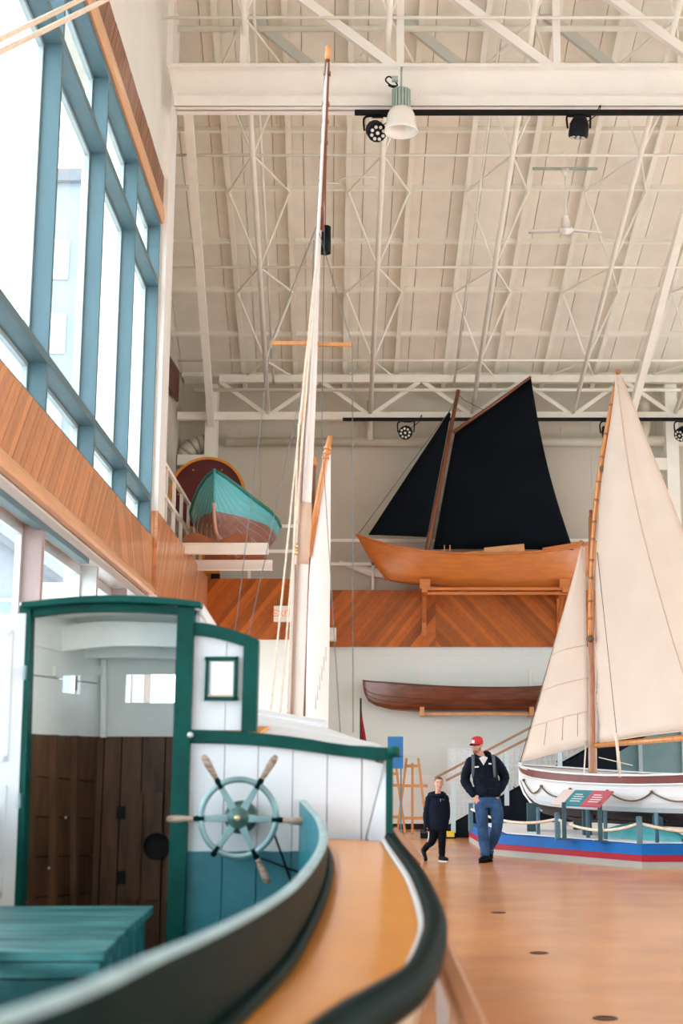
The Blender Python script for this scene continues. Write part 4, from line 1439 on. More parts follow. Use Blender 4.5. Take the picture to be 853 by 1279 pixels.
MB().prism(lift(ring(0.0), 0.0), (0, 0, 0.10)).build('grey_step', 'grey_plinth', base)
MB().prism(lift(ring(-0.01), 0.10), (0, 0, 0.09)).build('red_band', 'base_red', base)
MB().prism(lift(ring(-0.02), 0.19), (0, 0, 0.14)).build('blue_band', 'base_blue', base)
MB().prism(lift(ring(0.35), 0.33), (0, 0, 0.015)).build('top_board', 'wainscot', base)

# rope posts along the front edge
d01 = (c1 - c0).normalized()
posts = [at(802, 1060, 20.55), at(696.5, 1050, 22.1), at(596, 1045, 24.2)]
rp = thing('rope_barrier', 'grey-blue rope posts with a sagging rope along the plinth edge', 'barrier', c0)
pts = []
for u, vt, vb in ((799.0, 1022, 1055), (696.5, 1017, 1049), (588, 1005, 1038)):
    # post foot stands on the plinth top
    f = atz(u, vb, 0.33)
    tz = at(u, vt, f.y).z
    MB().box(f.x - 0.04, f.x + 0.04, f.y - 0.04, f.y + 0.04, 0.33, tz).build('post', 'post_bluegrey', rp, bevel=0.01)
    MB().lathe([(0.045, 0), (0.045, 0.02), (0.0, 0.03)], (f.x, f.y, tz), 10).build('cap', 'post_bluegrey', rp)
    pts.append(Vector((f.x, f.y, tz - 0.07)))
f = pts[0] + Vector((1.9, 0.05, 0))
MB().box(f.x - 0.04, f.x + 0.04, f.y - 0.04, f.y + 0.04, 0.33, pts[0].z + 0.07).build('post', 'post_bluegrey', rp)
seq = [f] + pts
for a, b in zip(seq, seq[1:]):
    n = 14
    MB().tube([a.lerp(b, i / n) - Vector((0, 0, 0.13 * 4 * (i / n) * (1 - i / n))) for i in range(n + 1)], 0.022, 8).build('rope_span', 'rope', rp)

# hull
Lb = 6.4
boat = thing('white_lifeboat', 'white clinker lifeboat with maroon sheer strake and cream sails', 'boat', lb(3, 0, 0.35))
SHE = [(0, 1.43), (0.6, 1.39), (1.5, 1.335), (2.5, 1.295), (3.5, 1.28), (4.5, 1.30), (5.5, 1.36), (6.4, 1.46)]
HBF = [(0, 0.03), (0.25, 0.20), (0.6, 0.38), (1.2, 0.60), (2.0, 0.78), (3.2, 0.86), (4.4, 0.78), (5.3, 0.55), (6.0, 0.26), (6.4, 0.03)]
KEE = [(0, 1.12), (0.12, 0.95), (0.35, 0.76), (0.8, 0.62), (1.5, 0.58), (3.2, 0.57), (5, 0.58), (5.8, 0.66), (6.2, 0.85), (6.4, 1.15)]
FR = [(1.0, 1.0), (1.0, 0.81), (0.995, 0.79), (0.985, 0.70), (0.96, 0.57), (0.92, 0.45), (0.85, 0.34), (0.74, 0.24), (0.60, 0.155), (0.42, 0.08), (0.2, 0.03), (0.0, 0.0)]


def lbp(t, k, s):
    a, b = FR[k]
    hb, zs, zk = smooth_tab(HBF, t), smooth_tab(SHE, t), smooth_tab(KEE, t)
    full = min(1, hb / 0.55)
    a2 = a * full + (b ** 0.9) * (1 - full)
    off = (0.012 if k in (1, 2) else 0)
    return lb(t, s * (hb * a2 + off), zk + (zs - zk) * b)


TS = [0, 0.12, 0.25, 0.45, 0.7, 1.0, 1.4, 1.9, 2.5, 3.2, 3.9, 4.5, 5.0, 5.5, 5.9, 6.15, 6.4]
for s in (1, -1):
    for k in range(len(FR) - 1):
        m = 'hull_maroon' if k == 0 else ('hull_white' if k < 7 else 'hull_bottom')
        rows = []
        for t in TS:
            p, q = lbp(t, k, s), lbp(t, k + 1, s)
            out = NB_ * s * (0.005 if 2 <= k < 10 else 0.0)
            rows.append([p, q + out])
        MB().grid(rows, True, flip=(s < 0)).grid([[r[1], r[1] - NB_ * s * 0.02] for r in rows], True, flip=(s < 0)).build('strake', m, boat)
    MB().tube([lbp(t, 0, s) + NB_ * s * 0.012 for t in TS], 0.018, 6).build('gunwale', 'hull_white', boat)
    MB().tube([lbp(t, 1, s) + NB_ * s * 0.012 for t in TS], 0.016, 6).build('rubbing_strake', 'hull_white', boat)
MB().tube([lb(-0.015, 0, 1.47), lb(-0.015, 0, 1.12), lb(0.10, 0, 0.94), lb(0.33, 0, 0.75), lb(0.62, 0, 0.655)], 0.028, 8).build('stem', 'hull_white', boat)
MB().tube([lb(0.62, 0, 0.655), lb(1.5, 0, 0.55), lb(5, 0, 0.55), lb(5.85, 0, 0.66)], 0.04, 8).build('keel', 'hull_bottom', boat)
MB().slab([[lbp(t, 0, -1) - Vector((0, 0, 0.02)), lbp(t, 0, 1) - Vector((0, 0, 0.02))] for t in TS[1:-1]], (0, 0, -0.02)).build('inner_deck', 'hull_white', boat)
# grab line in swags
sw = [0.45 + 0.92 * i for i in range(7)]
for a, b in zip(sw, sw[1:]):
    n = 12
    pts = []
    for i in range(n + 1):
        t = a + (b - a) * i / n
        p = lbp(t, 3, 1)
        q = lbp(t, 5, 1)
        sag = 4 * (i / n) * (1 - i / n)
        w = p.lerp(q, 0.15 + 0.75 * sag)
        pts.append(w + NB_ * 0.03)
    MB().tube(pts, 0.013, 6).build('grab_line', 'rope_dark', boat)
    MB().ball(pts[0], 0.028, 8).build('knot', 'rope_dark', boat)
# mast, gaff, boom, sails
tm = 1.89
mf = lb(tm, 0, 1.15)
mt = at(738, 646, lb(tm).y)
MB().tube([mf - Vector((0, 0, 0.45)), mf, mf.lerp(mt, 0.5), mt], [0.075, 0.072, 0.066, 0.042], 12).build('mast', 'spar_brown', boat)
MB().tube([mt, mt + Vector((0, 0, 0.12))], 0.03, 8).build('mast_cap', 'dark_mast', boat)
ym = lb(tm + 0.12).y
ya, yb = at(737, 800, ym), at(772, 464, ym - 0.2)
ymid = at(749, 590, ym - 0.05)
MB().tube(curve_pts([ya, at(739, 700, ym), ymid, yb], 5), [0.045] * 13 + [0.04, 0.035, 0.03], 10).build('gaff', 'spar_orange', boat)
for i in range(13):
    v = 480 + i * 24
    p = curve_pts([yb, ymid, at(739, 700, ym), ya], 20)
    q = p[int(i / 13 * 58)]
    MB().tube([q + Vector((0, 0, -0.02)), q + Vector((0, 0, 0.02))], 0.047, 10).build('lacing', 'spar_brown', boat)
MB().ball(at(737, 798, ym - 0.06), 0.07, 10, (1, 1, 0.8)).build('gaff_jaw', 'rope_dark', boat)
MB().ball(at(752, 586, ym - 0.1), 0.05, 10, (1, 1, 1.3)).build('block', 'rope_dark', boat)
yc5 = lb(5.3).y
ba, bb_ = at(744, 931, ym), at(955, 913, yc5)
MB().tube([ba, ba.lerp(bb_, 0.5), bb_], [0.045, 0.05, 0.04], 10).build('boom', 'spar_orange', boat)


def cloth(P, belly, name, m, parent, n=18, wr=0.02, fold=0.0, hollow=0.0):
    """P: four points (luff top, leech top, clew, tack); belly pushes toward the viewer"""
    rows = []
    for i in range(n + 1):
        s = i / n
        l, r = P[0].lerp(P[3], s), P[1].lerp(P[2], s)
        row = []
        for j in range(n + 1):
            t = j / n
            p = l.lerp(r, t)
            b = math.sin(math.pi * t) ** 0.8 * math.sin(math.pi * min(1, 0.12 + 0.8 * s)) ** 0.7
            w = wr * math.sin(26 * (0.7 * (1 - s) + 0.35 * t)) * max(0, s - 0.55) * 2
            p = p + NB_ * (belly * b + w)
            if fold:
                p += NB_ * fold * math.exp(-((t - 0.80) / 0.05) ** 2) * (1 - 0.4 * s)
            p += (P[1] - P[0]).normalized() * hollow * math.sin(math.pi * s) * t if (P[1] - P[0]).length > 1e-3 else Vector()
            row.append(p)
        rows.append(row)
    return MB().slab(rows, NB_ * -0.012).build(name, m, parent)


P = [at(773, 468, ym - 0.22), at(777, 472, ym - 0.25), at(950, 905, yc5), at(749, 927, ym)]
# the luff follows gaff and mast, so build rows along it by hand
luff = curve_pts([at(773, 468, ym - 0.22), at(753, 590, ym - 0.08), at(744, 700, ym - 0.03), at(744, 810, ym), at(748, 928, ym)], 8)
n = len(luff) - 1
rows = []
for i, l in enumerate(luff):
    s = i / n
    r = P[1].lerp(P[2], s)
    row = []
    for j in range(27):
        t = j / 26
        p = l.lerp(r, t)
        b = math.sin(math.pi * t) ** 0.8 * math.sin(math.pi * min(1, 0.12 + 0.8 * s)) ** 0.7
        ang = math.atan2(1 - s, t + 0.08)
        w = 0.030 * math.sin(26 * ang) * max(0, s - 0.55) * 2.2 * math.exp(-1.2 * t)
        fo = 0.055 * math.exp(-((t - 0.70 + 0.0 * s) / 0.05) ** 2) - 0.05 * math.exp(-((t - 0.82) / 0.05) ** 2)
        p = p + NB_ * (0.24 * b + w + fo * min(1, 3 * s) * (1 - 0.5 * s))
        p.z += 0.10 * math.sin(math.pi * t) * max(0, s - 0.7)
        row.append(p)
    rows.append(row)
ms = MB().slab(rows, NB_ * -0.012).build('mainsail', 'sail_cream', boat)
MB().tube([r[-1] + NB_ * 0.004 for r in rows], 0.012, 5).build('leech_rope', 'sail_seam', ms)
MB().tube([r[18] + NB_ * 0.006 for r in rows[1:]], 0.008, 5).build('seam', 'sail_seam', ms)
MB().tube([p + NB_ * 0.004 for p in rows[-1]], 0.012, 5).build('foot_rope', 'sail_seam', ms)
# jib
jl = [at(728, 682, lb(tm - 0.1).y), at(651, 952, lb(0.02).y)]
jr = [at(730, 684, lb(tm - 0.1).y), at(735, 930, lb(1.75).y)]
rows = []
for i in range(19):
    s = i / 18
    l, r = jl[0].lerp(jl[1], s), jr[0].lerp(jr[1], s)
    row = []
    for j in range(15):
        t = j / 14
        p = l.lerp(r, t)
        b = math.sin(math.pi * t) * math.sin(math.pi * min(1, 0.1 + 0.85 * s)) ** 0.7
        w = 0.012 * math.sin(22 * t + 6 * s) * (1 - t)
        p = p + NB_ * (0.13 * b + w)
        p.z -= 0.05 * math.sin(math.pi * t) * max(0, s - 0.8) * 5 * 0.2
        row.append(p)
    rows.append(row)
jb = MB().slab(rows, NB_ * -0.01).build('jib', 'sail_cream', boat)
for i in (9, 12, 15):
    MB().tube([p + NB_ * 0.006 for p in rows[i]], 0.005, 5).build('seam', 'sail_seam', jb)
MB().tube([r[0] for r in rows], 0.01, 5).build('luff_rope', 'sail_seam', jb)
for j in (5, 9, 12):
    MB().tube([rows[i][j] + NB_ * 0.006 for i in (15, 16, 17)], 0.005, 5).build('reef_point', 'sail_seam', jb)
MB().tube([at(729, 676, lb(tm - 0.1).y), lb(-0.02, 0, 1.46)], 0.008, 5).build('forestay', 'wire', boat)
ps = min((lbp(2.0 + 0.05 * k, 0, 1) for k in range(60)), key=lambda p: abs(seen_u(p) - 775))
MB().tube([at(746, 690, ym - 0.15), at(770, 915, ps.y)], 0.006, 5).build('shroud', 'wire', boat)
MB().tube([at(769, 915, ps.y), Vector((ps.x, ps.y, ps.z - 0.03))], 0.025, 6).build('lanyard', 'rope', boat)
MB().tube([at(746, 700, ym + 0.3), at(742, 960, ym + 0.3)], 0.008, 5).build('halyard', 'rope', boat)
MB().tube([at(732, 926, lb(1.75).y), min((lbp(1.0 + 0.05 * k, 0, 1) for k in range(60)), key=lambda p: abs(seen_u(p) - 729))], 0.012, 6).build('jib_sheet', 'rope', boat)
MB().tube(curve_pts([at(748, 946, ym), at(765, 950, ym + 0.1), at(790, 956, ym + 0.1)], 5), 0.008, 6).build('sheet', 'rope', boat)
# cradle
for t, w in ((0.9, 0.1), (2.3, 0.1), (3.9, 0.1), (5.2, 0.1)):
    for s in (1, -1):
        p = lb(t, s * 0.5, 0.345)
        cr = thing('cradle_post', 'dark teal cradle post ' + {0.9: 'under the lifeboat bow', 2.3: 'just aft of the lifeboat mast', 3.9: 'under the lifeboat amidships', 5.2: 'nearest the lifeboat stern'}[t] + (', near side' if s > 0 else ', far side'), 'post', p, 'cradle posts under the lifeboat')
        MB().box(p.x - 0.07, p.x + 0.07, p.y - 0.07, p.y + 0.07, 0.345, smooth_tab(KEE, t) + 0.20).build('upright', 'post_teal', cr)
        MB().beam((p.x, p.y, smooth_tab(KEE, t) + 0.17), tuple(lb(t, s * 0.36, smooth_tab(KEE, t) + 0.05)), 0.12, 0.05).build('pad', 'post_teal', cr)
for t, lab in ((1.7, 'leftmost'), (2.9, 'second from the left'), (3.3, 'third from the left'), (4.4, 'rightmost')):
    p = lb(t, 1.0, 0.345)
    tag(MB().tube([p, p + Vector((0, 0, 0.42))], 0.03, 8).build('steel_pin', 'post_bluegrey'), lab + ' of the four thin grey-blue steel pins standing on the plinth', 'pin', 'steel pins on the plinth')
# blue-green dinghy hull upturned under the lifeboat
dp = atz(775, 1052, 0.345)
dg = thing('teal_dinghy_model', 'pale and teal hull shape lying on the plinth below the lifeboat', 'boat', dp)
rows = []
for i in range(13):
    t = i / 12
    w = math.sin(math.pi * (0.04 + 0.92 * t)) ** 0.7
    c_ = lb(2.7 + 1.8 * t, 0.55, 0.345)
    rows.append([c_ + NB_ * (0.3 * w * math.cos(a)) + Vector((0, 0, 0.24 * w * math.sin(a))) for a in (math.pi * k / 8 for k in range(9))])
MB().grid(rows).build('hull', 'turquoise', dg, clean=True)
# information panel
ip = thing('information_panel', 'tilted information panel in pink, teal and red on two dark posts', 'panel', atz(735, 1058, 0))
f1, f2 = atz(705, 1049, 0.34), atz(750, 1051.5, 0.34)
cor = [at(688, 1004, f1.y + 0.25), at(748, 1007, f2.y - 0.15), at(766, 988, f2.y + 0.25), at(704, 986, f1.y + 0.55)]
ux, uy = cor[1] - cor[0], cor[3] - cor[0]
for a, b, m in ((0, 0.24, 'panel_pink'), (0.24, 0.62, 'panel_teal'), (0.62, 1.0, 'panel_red')):
    q = [cor[0] + ux * a, cor[0] + ux * b, cor[3] + (cor[2] - cor[3]) * b, cor[3] + (cor[2] - cor[3]) * a]
    nn = ux.cross(uy).normalized()
    MB().prism(q, nn * -0.025).build('leaf', m, ip)
    if a > 0.1:
        for r in range(4):
            o = cor[0] + ux * (a + 0.10) + uy * (0.25 + 0.15 * r) + nn * 0.003
            wv = (b - a) * (0.55 if r < 3 else 0.4)
            MB().beam(o, o + ux * wv, 0.018, 0.003, nn).build('text_line', 'text_white', ip)
for u, vt, f in ((705, 1002, f1), (750, 1002, f2)):
    p = at(u, vt, f.y)
    MB().box(f.x - 0.03, f.x + 0.03, f.y - 0.03, f.y + 0.03, 0.345, p.z).build('post', 'post_teal', ip)
    MB().box(f.x - 0.1, f.x + 0.1, f.y - 0.1, f.y + 0.1, 0.345, 0.36).build('foot', 'post_teal', ip)
# =================================================================== THE LAUNCH IN THE FOREGROUND
CX0 = -1.12
HB = [(-0.45, 0.03), (-0.2, 0.36), (0.3, 0.63), (1.0, 0.82), (1.9, 0.94), (2.5, 1.01), (3.1, 1.11), (3.8, 1.16), (4.4, 1.175), (5.5, 1.13), (6.3, 1.06), (7.4, 0.965), (8.4, 0.93), (9.3, 0.85), (10.2, 0.70), (11.0, 0.45), (11.6, 0.2), (12.0, 0.03)]
DZ = [(-0.45, 1.22), (0.5, 1.18), (1.9, 1.10), (2.7, 1.06), (3.5, 1.03), (5.0, 1.04), (7.1, 1.13), (9.0, 1.25), (10.5, 1.35), (12.0, 1.48)]
launch = thing('cabin_launch', 'old wooden cabin launch with green trim, tan deck and white wheelhouse, nearest us', 'boat', (CX0, 5.0, 0.3))


def hb(Y):
    return smooth_tab(HB, Y)


def dz(Y):
    return smooth_tab(DZ, Y)


YS = [-0.45, -0.35, -0.2, 0.0, 0.3, 0.65, 1.0, 1.45, 1.9, 2.2, 2.5, 2.8, 3.1, 3.45, 3.8, 4.1, 4.4, 4.9, 5.5, 5.9, 6.3, 6.8, 7.4, 8.2, 9.0, 9.8, 10.5, 11.1, 11.6, 11.85, 12.0]
# hull skin
for s in (-1, 1):
    rows = []
    for Y in YS:
        b, z = hb(Y), dz(Y)
        zk = 0.35 + 0.55 * max(0, (Y - 10.2) / 1.8) ** 2 + 0.5 * max(0, (0.8 - Y) / 1.25) ** 2
        r = []
        for k in range(8):
            q = k / 7
            a = [1.0, 0.985, 0.95, 0.89, 0.79, 0.60, 0.30, 0.0][k]
            h = [1.0, 0.8, 0.62, 0.45, 0.30, 0.17, 0.06, 0.0][k]
            r.append(Vector((CX0 + s * b * a, Y, zk + (z - 0.02 - zk) * h)))
        rows.append(r)
    MB().grid(rows, True, flip=(s > 0)).build('hull_side', 'hull_cream', launch)
MB().box(CX0 - 0.05, CX0 + 0.05, 0.4, 11.4, 0.2, 0.40).build('keel', 'green_dark', launch)
for Y in (1.5, 5.0, 8.5):
    cr = thing('launch_cradle', 'timber cradle under the ' + {1.5: 'stern', 5.0: 'middle', 8.5: 'bow'}[Y] + ' of the foreground launch', 'cradle', (CX0, Y, 0), 'cradles under the launch')
    w = hb(Y) * 0.62
    MB().box(CX0 - w, CX0 + w, Y - 0.1, Y + 0.1, 0, 0.2).build('sleeper', 'lectern_wood', cr)
    for s in (-1, 1):
        MB().prism([(CX0 + s * w * 0.75, Y - 0.06, 0.2), (CX0 + s * w, Y - 0.06, 0.2), (CX0 + s * w, Y - 0.06, 0.44), (CX0 + s * w * 0.75, Y - 0.06, 0.37)], (0, 0.12, 0)).build('chock', 'lectern_wood', cr)

# coaming line of the cockpit, starboard then mirrored round the stern
CO = [(-0.56, 7.02, 1.31), (-0.50, 6.78, 1.275), (-0.44, 6.5, 1.235), (-0.39, 6.0, 1.195), (-0.355, 5.3, 1.18), (-0.335, 4.5, 1.175), (-0.325, 3.8, 1.18), (-0.32, 3.2, 1.198), (-0.322, 2.67, 1.218), (-0.33, 2.2, 1.238), (-0.338, 1.86, 1.255), (-0.35, 1.35, 1.28), (-0.42, 0.85, 1.31), (-0.60, 0.45, 1.33), (-0.86, 0.25, 1.34), (CX0, 0.20, 1.34)]
cst = curve_pts(CO, 5)
def port_x(p):
    x = 2 * CX0 - p.x
    return max(-2.17, x - 0.25 * min(1, max(0, (p.y - 0.3) / 1.5))) if p.y < 6.0 else -2.13


cco = cst + [Vector((port_x(p), p.y, p.z)) for p in reversed(cst[:-1])]


def normals(line):
    out = []
    for i, p in enumerate(line):
        d = line[min(i + 1, len(line) - 1)] - line[max(i - 1, 0)]
        d.z = 0
        d.normalize()
        out.append(Vector((-d.y, d.x, 0)))
    return out


cn_ = normals(cco)
if (cn_[20].x < 0):
    cn_ = [-q for q in cn_]


def zfoot(p):
    return dz(p.y) + 0.0


# outward = away from the cockpit
rows_o, rows_i = [], []
prof = []
mb = MB()
for p, q in zip(cco, cn_):
    zf = zfoot(p)
    prof.append([p - q * 0.018 + Vector((0, 0, 0.42 - p.z)), p - q * 0.018 + Vector((0, 0, -0.006)), p - q * 0.008, p + q * 0.008, p + q * 0.018 + Vector((0, 0, -0.006)), p + q * 0.018 + Vector((0, 0, zf - 0.03 - p.z))])
mb.grid([[r[4], r[5]] for r in prof], True, flip=True)
mb.build('coaming', 'green_dark', launch)
MB().grid([r[0:2] for r in prof], True, flip=True).build('cockpit_lining', 'teal_paint', launch)
MB().grid([r[1:5] for r in prof], True, flip=True).build('coaming_cap', 'coaming_highlight', launch)  # highlight along the coaming edge is put into this paler colour
# quarter round where coaming meets deck
MB().tube([p + q * 0.026 + Vector((0, 0, zfoot(p) + 0.006 - p.z)) for p, q in zip(cco, cn_)], 0.017, 8).build('quarter_round', 'green_dark', launch)

# side deck between coaming and rail, then foredeck
def deck_rows(s):
    rows = []
    for Y in [y * 0.1 for y in range(4, 72)]:
        # coaming x at this Y
        xs = None
        for a, b in zip(cst, cst[1:]):
            if (a.y - Y) * (b.y - Y) <= 0 and abs(a.y - b.y) > 1e-6:
                t = (Y - a.y) / (b.y - a.y)
                xs = a.x + (b.x - a.x) * t
        if xs is None:
            continue
        x0, x1 = xs + 0.01, CX0 + hb(Y)
        if Y > 6.4:
            x0 = xs - 0.0
        z = dz(Y)
        row = []
        for k in range(6):
            t = k / 5
            x = x0 + (x1 - x0) * t
            if s < 0:
                x = CX0 + (1.01 + (hb(Y) - 1.01) * t if Y > 1.6 else x - CX0)
            row.append(Vector((CX0 + s * (x - CX0), Y, z - 0.018 * t * t)))
        rows.append(row)
    return rows


for s in (1, -1):
    MB().slab([r if s > 0 else r[::-1] for r in deck_rows(s)], (0, 0, -0.03)).build('side_deck', 'deck_tan', launch)
rows = []
for Y in (-0.44, -0.3, -0.15, 0.0, 0.15, 0.25, 0.4):
    b = hb(Y)
    rows.append([Vector((CX0 + b * k / 6, Y, dz(Y) + 0.01 * (1 - abs(k) / 6))) for k in range(-6, 7)])
MB().slab(rows, (0, 0, -0.03)).build('stern_deck', 'deck_tan', launch)
rows = []
for Y in (8.1, 8.5, 9.0, 9.8, 10.5, 11.1, 11.6, 11.98):
    b = hb(Y)
    rows.append([Vector((CX0 + b * k / 6, Y, dz(Y) + 0.03 * (1 - (k / 6) ** 2))) for k in range(-6, 7)])
MB().slab(rows, (0, 0, -0.03)).build('foredeck', 'deck_tan', launch)
# rub rail and white strip painted as the reflection on its inner face
for s in (1, -1):
    line = curve_pts([Vector((CX0 + s * hb(Y), Y, dz(Y))) for Y in YS], 3)
    nn = normals(line)
    if nn[20].x * s < 0:
        nn = [-q for q in nn]
    pr_ = [(-0.034, -0.05), (0.02, -0.055), (0.035, -0.03), (0.035, 0.005), (0.018, 0.024), (-0.018, 0.026), (-0.030, 0.012)]
    rows = []
    for p, q in zip(line, nn):
        r = [p + q * a + Vector((0, 0, b)) for a, b in pr_]
        rows.append(r + [r[0]])
    MB().grid(rows, True, flip=(s < 0)).build('rub_rail', 'green_dark', launch, clean=True)
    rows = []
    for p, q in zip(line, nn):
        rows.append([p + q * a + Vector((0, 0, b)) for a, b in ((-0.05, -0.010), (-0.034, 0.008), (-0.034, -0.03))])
    MB().grid(rows[2:-2], True, flip=(s < 0)).build('rail_reflection', 'hull_white', launch)

# cockpit sole
rows = []
MB().prism([(CX0 - 0.95, 1.0, 0.40), (CX0 + 0.80, 1.0, 0.40), (CX0 + 0.80, 5.5, 0.40), (CX0 + 0.62, 7.1, 0.40), (CX0 - 0.9, 7.1, 0.40), (CX0 - 0.95, 5.5, 0.40)], (0, 0, 0.03)).build('cockpit_sole', 'teal_paint', launch)

# ---- bulkhead with the wheel
YBK = 7.1
ZS = 0.42
mat_two_tone('bulkhead_paint', (0.74, 0.77, 0.82), (0.025, 0.18, 0.235), 1.058, 0.4, 0.015)


def B(u, v, Y=YBK):
    return at(u, v, Y)


def railz(u):
    """underside of the curved green rail"""
    return smooth_tab([(232, 928.5), (281, 929), (323, 931), (366, 935), (409, 940), (452, 947), (486, 953)], u)


def xw(u, v=1000):
    return B(u, v).x


def planks(name, us, vtop, vbot_z, m, parent, Y=YBK, th=0.03, gap=0.0035):
    out = []
    for a, b in zip(us, us[1:]):
        pa, pb = B(a, vtop(a), Y), B(b, vtop(b), Y)
        zb_ = vbot_z
        poly = [(pa.x + gap / 2, Y, zb_), (pb.x - gap / 2, Y, zb_), (pb.x - gap / 2, Y, pb.z), (pa.x + gap / 2, Y, pa.z)]
        out.append(MB().prism(poly, (0, th, 0)).build(name, m, parent, bevel=0.003))
    return out


bulk = MB().box(xw(240), xw(468), YBK + 0.026, YBK + 0.04, ZS, B(300, 931).z).build('bulkhead', 'steel_grey', launch)
planks('plank', [236, 281, 323, 366, 409, 452], railz, ZS, 'bulkhead_paint', bulk)
# last plank is cut by the sloping seam to the side wing
g = 0.003
pa, pb = B(452, railz(452)), B(481, 953)
zdk = dz(7.1) + 0.005
MB().prism([(pa.x + g, YBK, zdk - 0.6), (B(457, 1047).x, YBK, zdk - 0.6), B(457, 1047) + Vector((-g, 0, 0)), B(480.5, 955) + Vector((-g, 0, 0)), (pa.x + g, YBK, pa.z)], (0, 0.03, 0)).build('plank', 'bulkhead_paint', bulk)
MB().prism([B(481, 953) , B(458, 1047), B(476, 1064, 6.95), B(482.5, 1052, 6.98), B(486, 950)], (0.01, 0.03, 0)).build('side_wing', 'launch_white', launch)
# corner post
MB().beam(B(486.5, 945), B(486, 1060, 7.0), 0.035, 0.05, (0, 1, 0)).build('corner_post', 'green_trim', launch)
MB().lathe([(0.03, -0.02), (0.035, 0.02), (0.02, 0.035), (0, 0.035)], B(492, 941, 7.06), 10).build('rail_end', 'green_trim', launch)


def arc_bar(name, top, bot, Y, th, m, parent, n=10, bevel=0.004):
    """bar between two pixel polylines (same u span), th deep"""
    us = [top[0][0] + (top[-1][0] - top[0][0]) * i / n for i in range(n + 1)]
    f = lambda tab, u: smooth_tab(tab, u)
    up = [B(u, f(top, u), Y) for u in us]
    dn = [B(u, f(bot, u), Y) for u in reversed(us)]
    return MB().prism(up + dn, (0, th, 0)).build(name, m, parent, bevel=bevel)


rail = arc_bar('cabin_rail', [(228, 911), (281, 912.5), (330, 916), (380, 922), (430, 930), (490, 941 - 7)], [(228, 927), (281, 928.5), (330, 932), (380, 938), (430, 945), (490, 951)], YBK - 0.03, 0.09, 'green_trim', launch)
MB().lathe([(0.013, 0), (0.013, 0.03), (0.016, 0.035), (0.012, 0.05), (0, 0.05)], B(239, 918, YBK - 0.03), 12, (0, -1, 0)).build('door_catch', 'aluminium', launch)

# cabin trunk behind the bulkhead
TK = [(7.16, -2.02, -0.16, 1.645, 1.55, 0.03), (7.8, -2.0, -0.19, 1.70, 1.575, 0.04), (8.6, -1.95, -0.25, 1.765, 1.60, 0.05), (9.5, -1.85, -0.36, 1.825, 1.63, 0.05), (10.0, -1.78, -0.44, 1.85, 1.64, 0.05)]

def trunk_z(x, Y):
    zc, ze, xa, xb = [lerp_tab([(r[0], r[j]) for r in TK], Y) for j in (3, 4, 1, 2)]
    c = (x + 1.12) / (xb + 1.12) if x > -1.12 else (x + 1.12) / (xa + 1.12)
    return ze + (zc - ze) * (1 - abs(c) ** 1.55)


def trunk_patch(Ya, Yb, x0, name='trunk_roof'):
    rows = []
    for i in range(9):
        Y = Ya + (Yb - Ya) * i / 8
        xb = lerp_tab([(r[0], r[2]) for r in TK], Y)
        xa = max(x0, lerp_tab([(r[0], r[1]) for r in TK], Y))
        rows.append([Vector((xa + (xb - xa) * k / 10, Y, trunk_z(xa + (xb - xa) * k / 10, Y))) for k in range(11)])
    MB().slab(rows, (0, 0, -0.03)).build(name, 'launch_white', launch)


trunk_patch(7.16, 8.06, -1.10)
trunk_patch(8.06, 10.0, -9)
for s, col in ((0, 1), (1, 2)):
    rows = []
    for Y, xa, xb, zc, ze, cam_ in TK:
        if s == 1 and Y < 8:
            continue
        x = xb if s == 0 else xa
        rows.append([Vector((x, Y, ze + 0.005)), Vector((x, Y, (ze + dz(Y)) / 2)), Vector((x + (0.03 if s == 0 else -0.03), Y, dz(Y) + 0.01))])
    MB().slab(rows, (-0.03 if s == 0 else 0.03, 0, 0)).build('trunk_side', 'launch_white', launch)
Y, xa, xb, zc, ze, _ = TK[-1]
MB().prism([(xa, Y, dz(Y)), (xb, Y, dz(Y)), (xb, Y, ze), (-1.12, Y, zc), (xa, Y, ze)], (0, -0.03, 0)).build('trunk_front', 'launch_white', launch)
# raised hatch edge on the trunk roof, and its pale trim
hx0, hx1 = -1.15, -0.62
MB().prism([(hx0, 9.1, trunk_z(hx0, 9.1) - 0.01), (hx1, 9.1, trunk_z(hx1, 9.1) - 0.01), (hx1, 9.1, trunk_z(hx1, 9.1) + 0.025), (hx0, 9.1, trunk_z(hx0, 9.1) + 0.025)], (0, 0.7, 0.04)).build('hatch', 'launch_white', launch)
# orange board on the trunk top beside the house
MB().prism([(-1.09, 7.2, trunk_z(-1.09, 7.2)), (-0.80, 7.2, trunk_z(-0.80, 7.2)), (-0.80, 7.2, trunk_z(-0.80, 7.2) + 0.012), (-1.09, 7.2, trunk_z(-1.09, 7.2) + 0.012)], (0, 0.5, 0.04)).build('trunk_board', 'deck_tan', launch)

# ---- wheelhouse (to port of the middle)
YF = 8.0
house = MB().beam(B(234, 757, YBK), B(219.5, 1180, YBK), 0.085, 0.09, (0, 1, 0)).build('wheelhouse', 'green_trim', launch)
MB().beam(B(34.5, 757, YBK), B(22.5, 1160, YBK), 0.055, 0.09, (0, 1, 0)).build('door_post', 'green_trim', house)
arc_bar('roof_edge', [(26, 752), (85, 745.5), (140, 743), (200, 745.5), (250, 751)], [(26, 759), (85, 754), (140, 752), (200, 754), (250, 758)], YBK - 0.10, 0.1, 'green_trim', house, 14)
arc_bar('door_head', [(40, 760), (85, 755), (135, 753.5), (185, 755), (236, 759)], [(40, 770), (85, 765), (135, 763.5), (185, 765), (236, 768.5)], YBK - 0.03, 0.07, 'green_trim', house, 12)
rows = []
zr_ = [B(u, v).z for u, v in ((26, 752), (85, 745.5), (140, 743), (200, 745.5), (250, 751))]
xr_ = [B(u, 750).x for u in (26, 85, 140, 200, 250)]
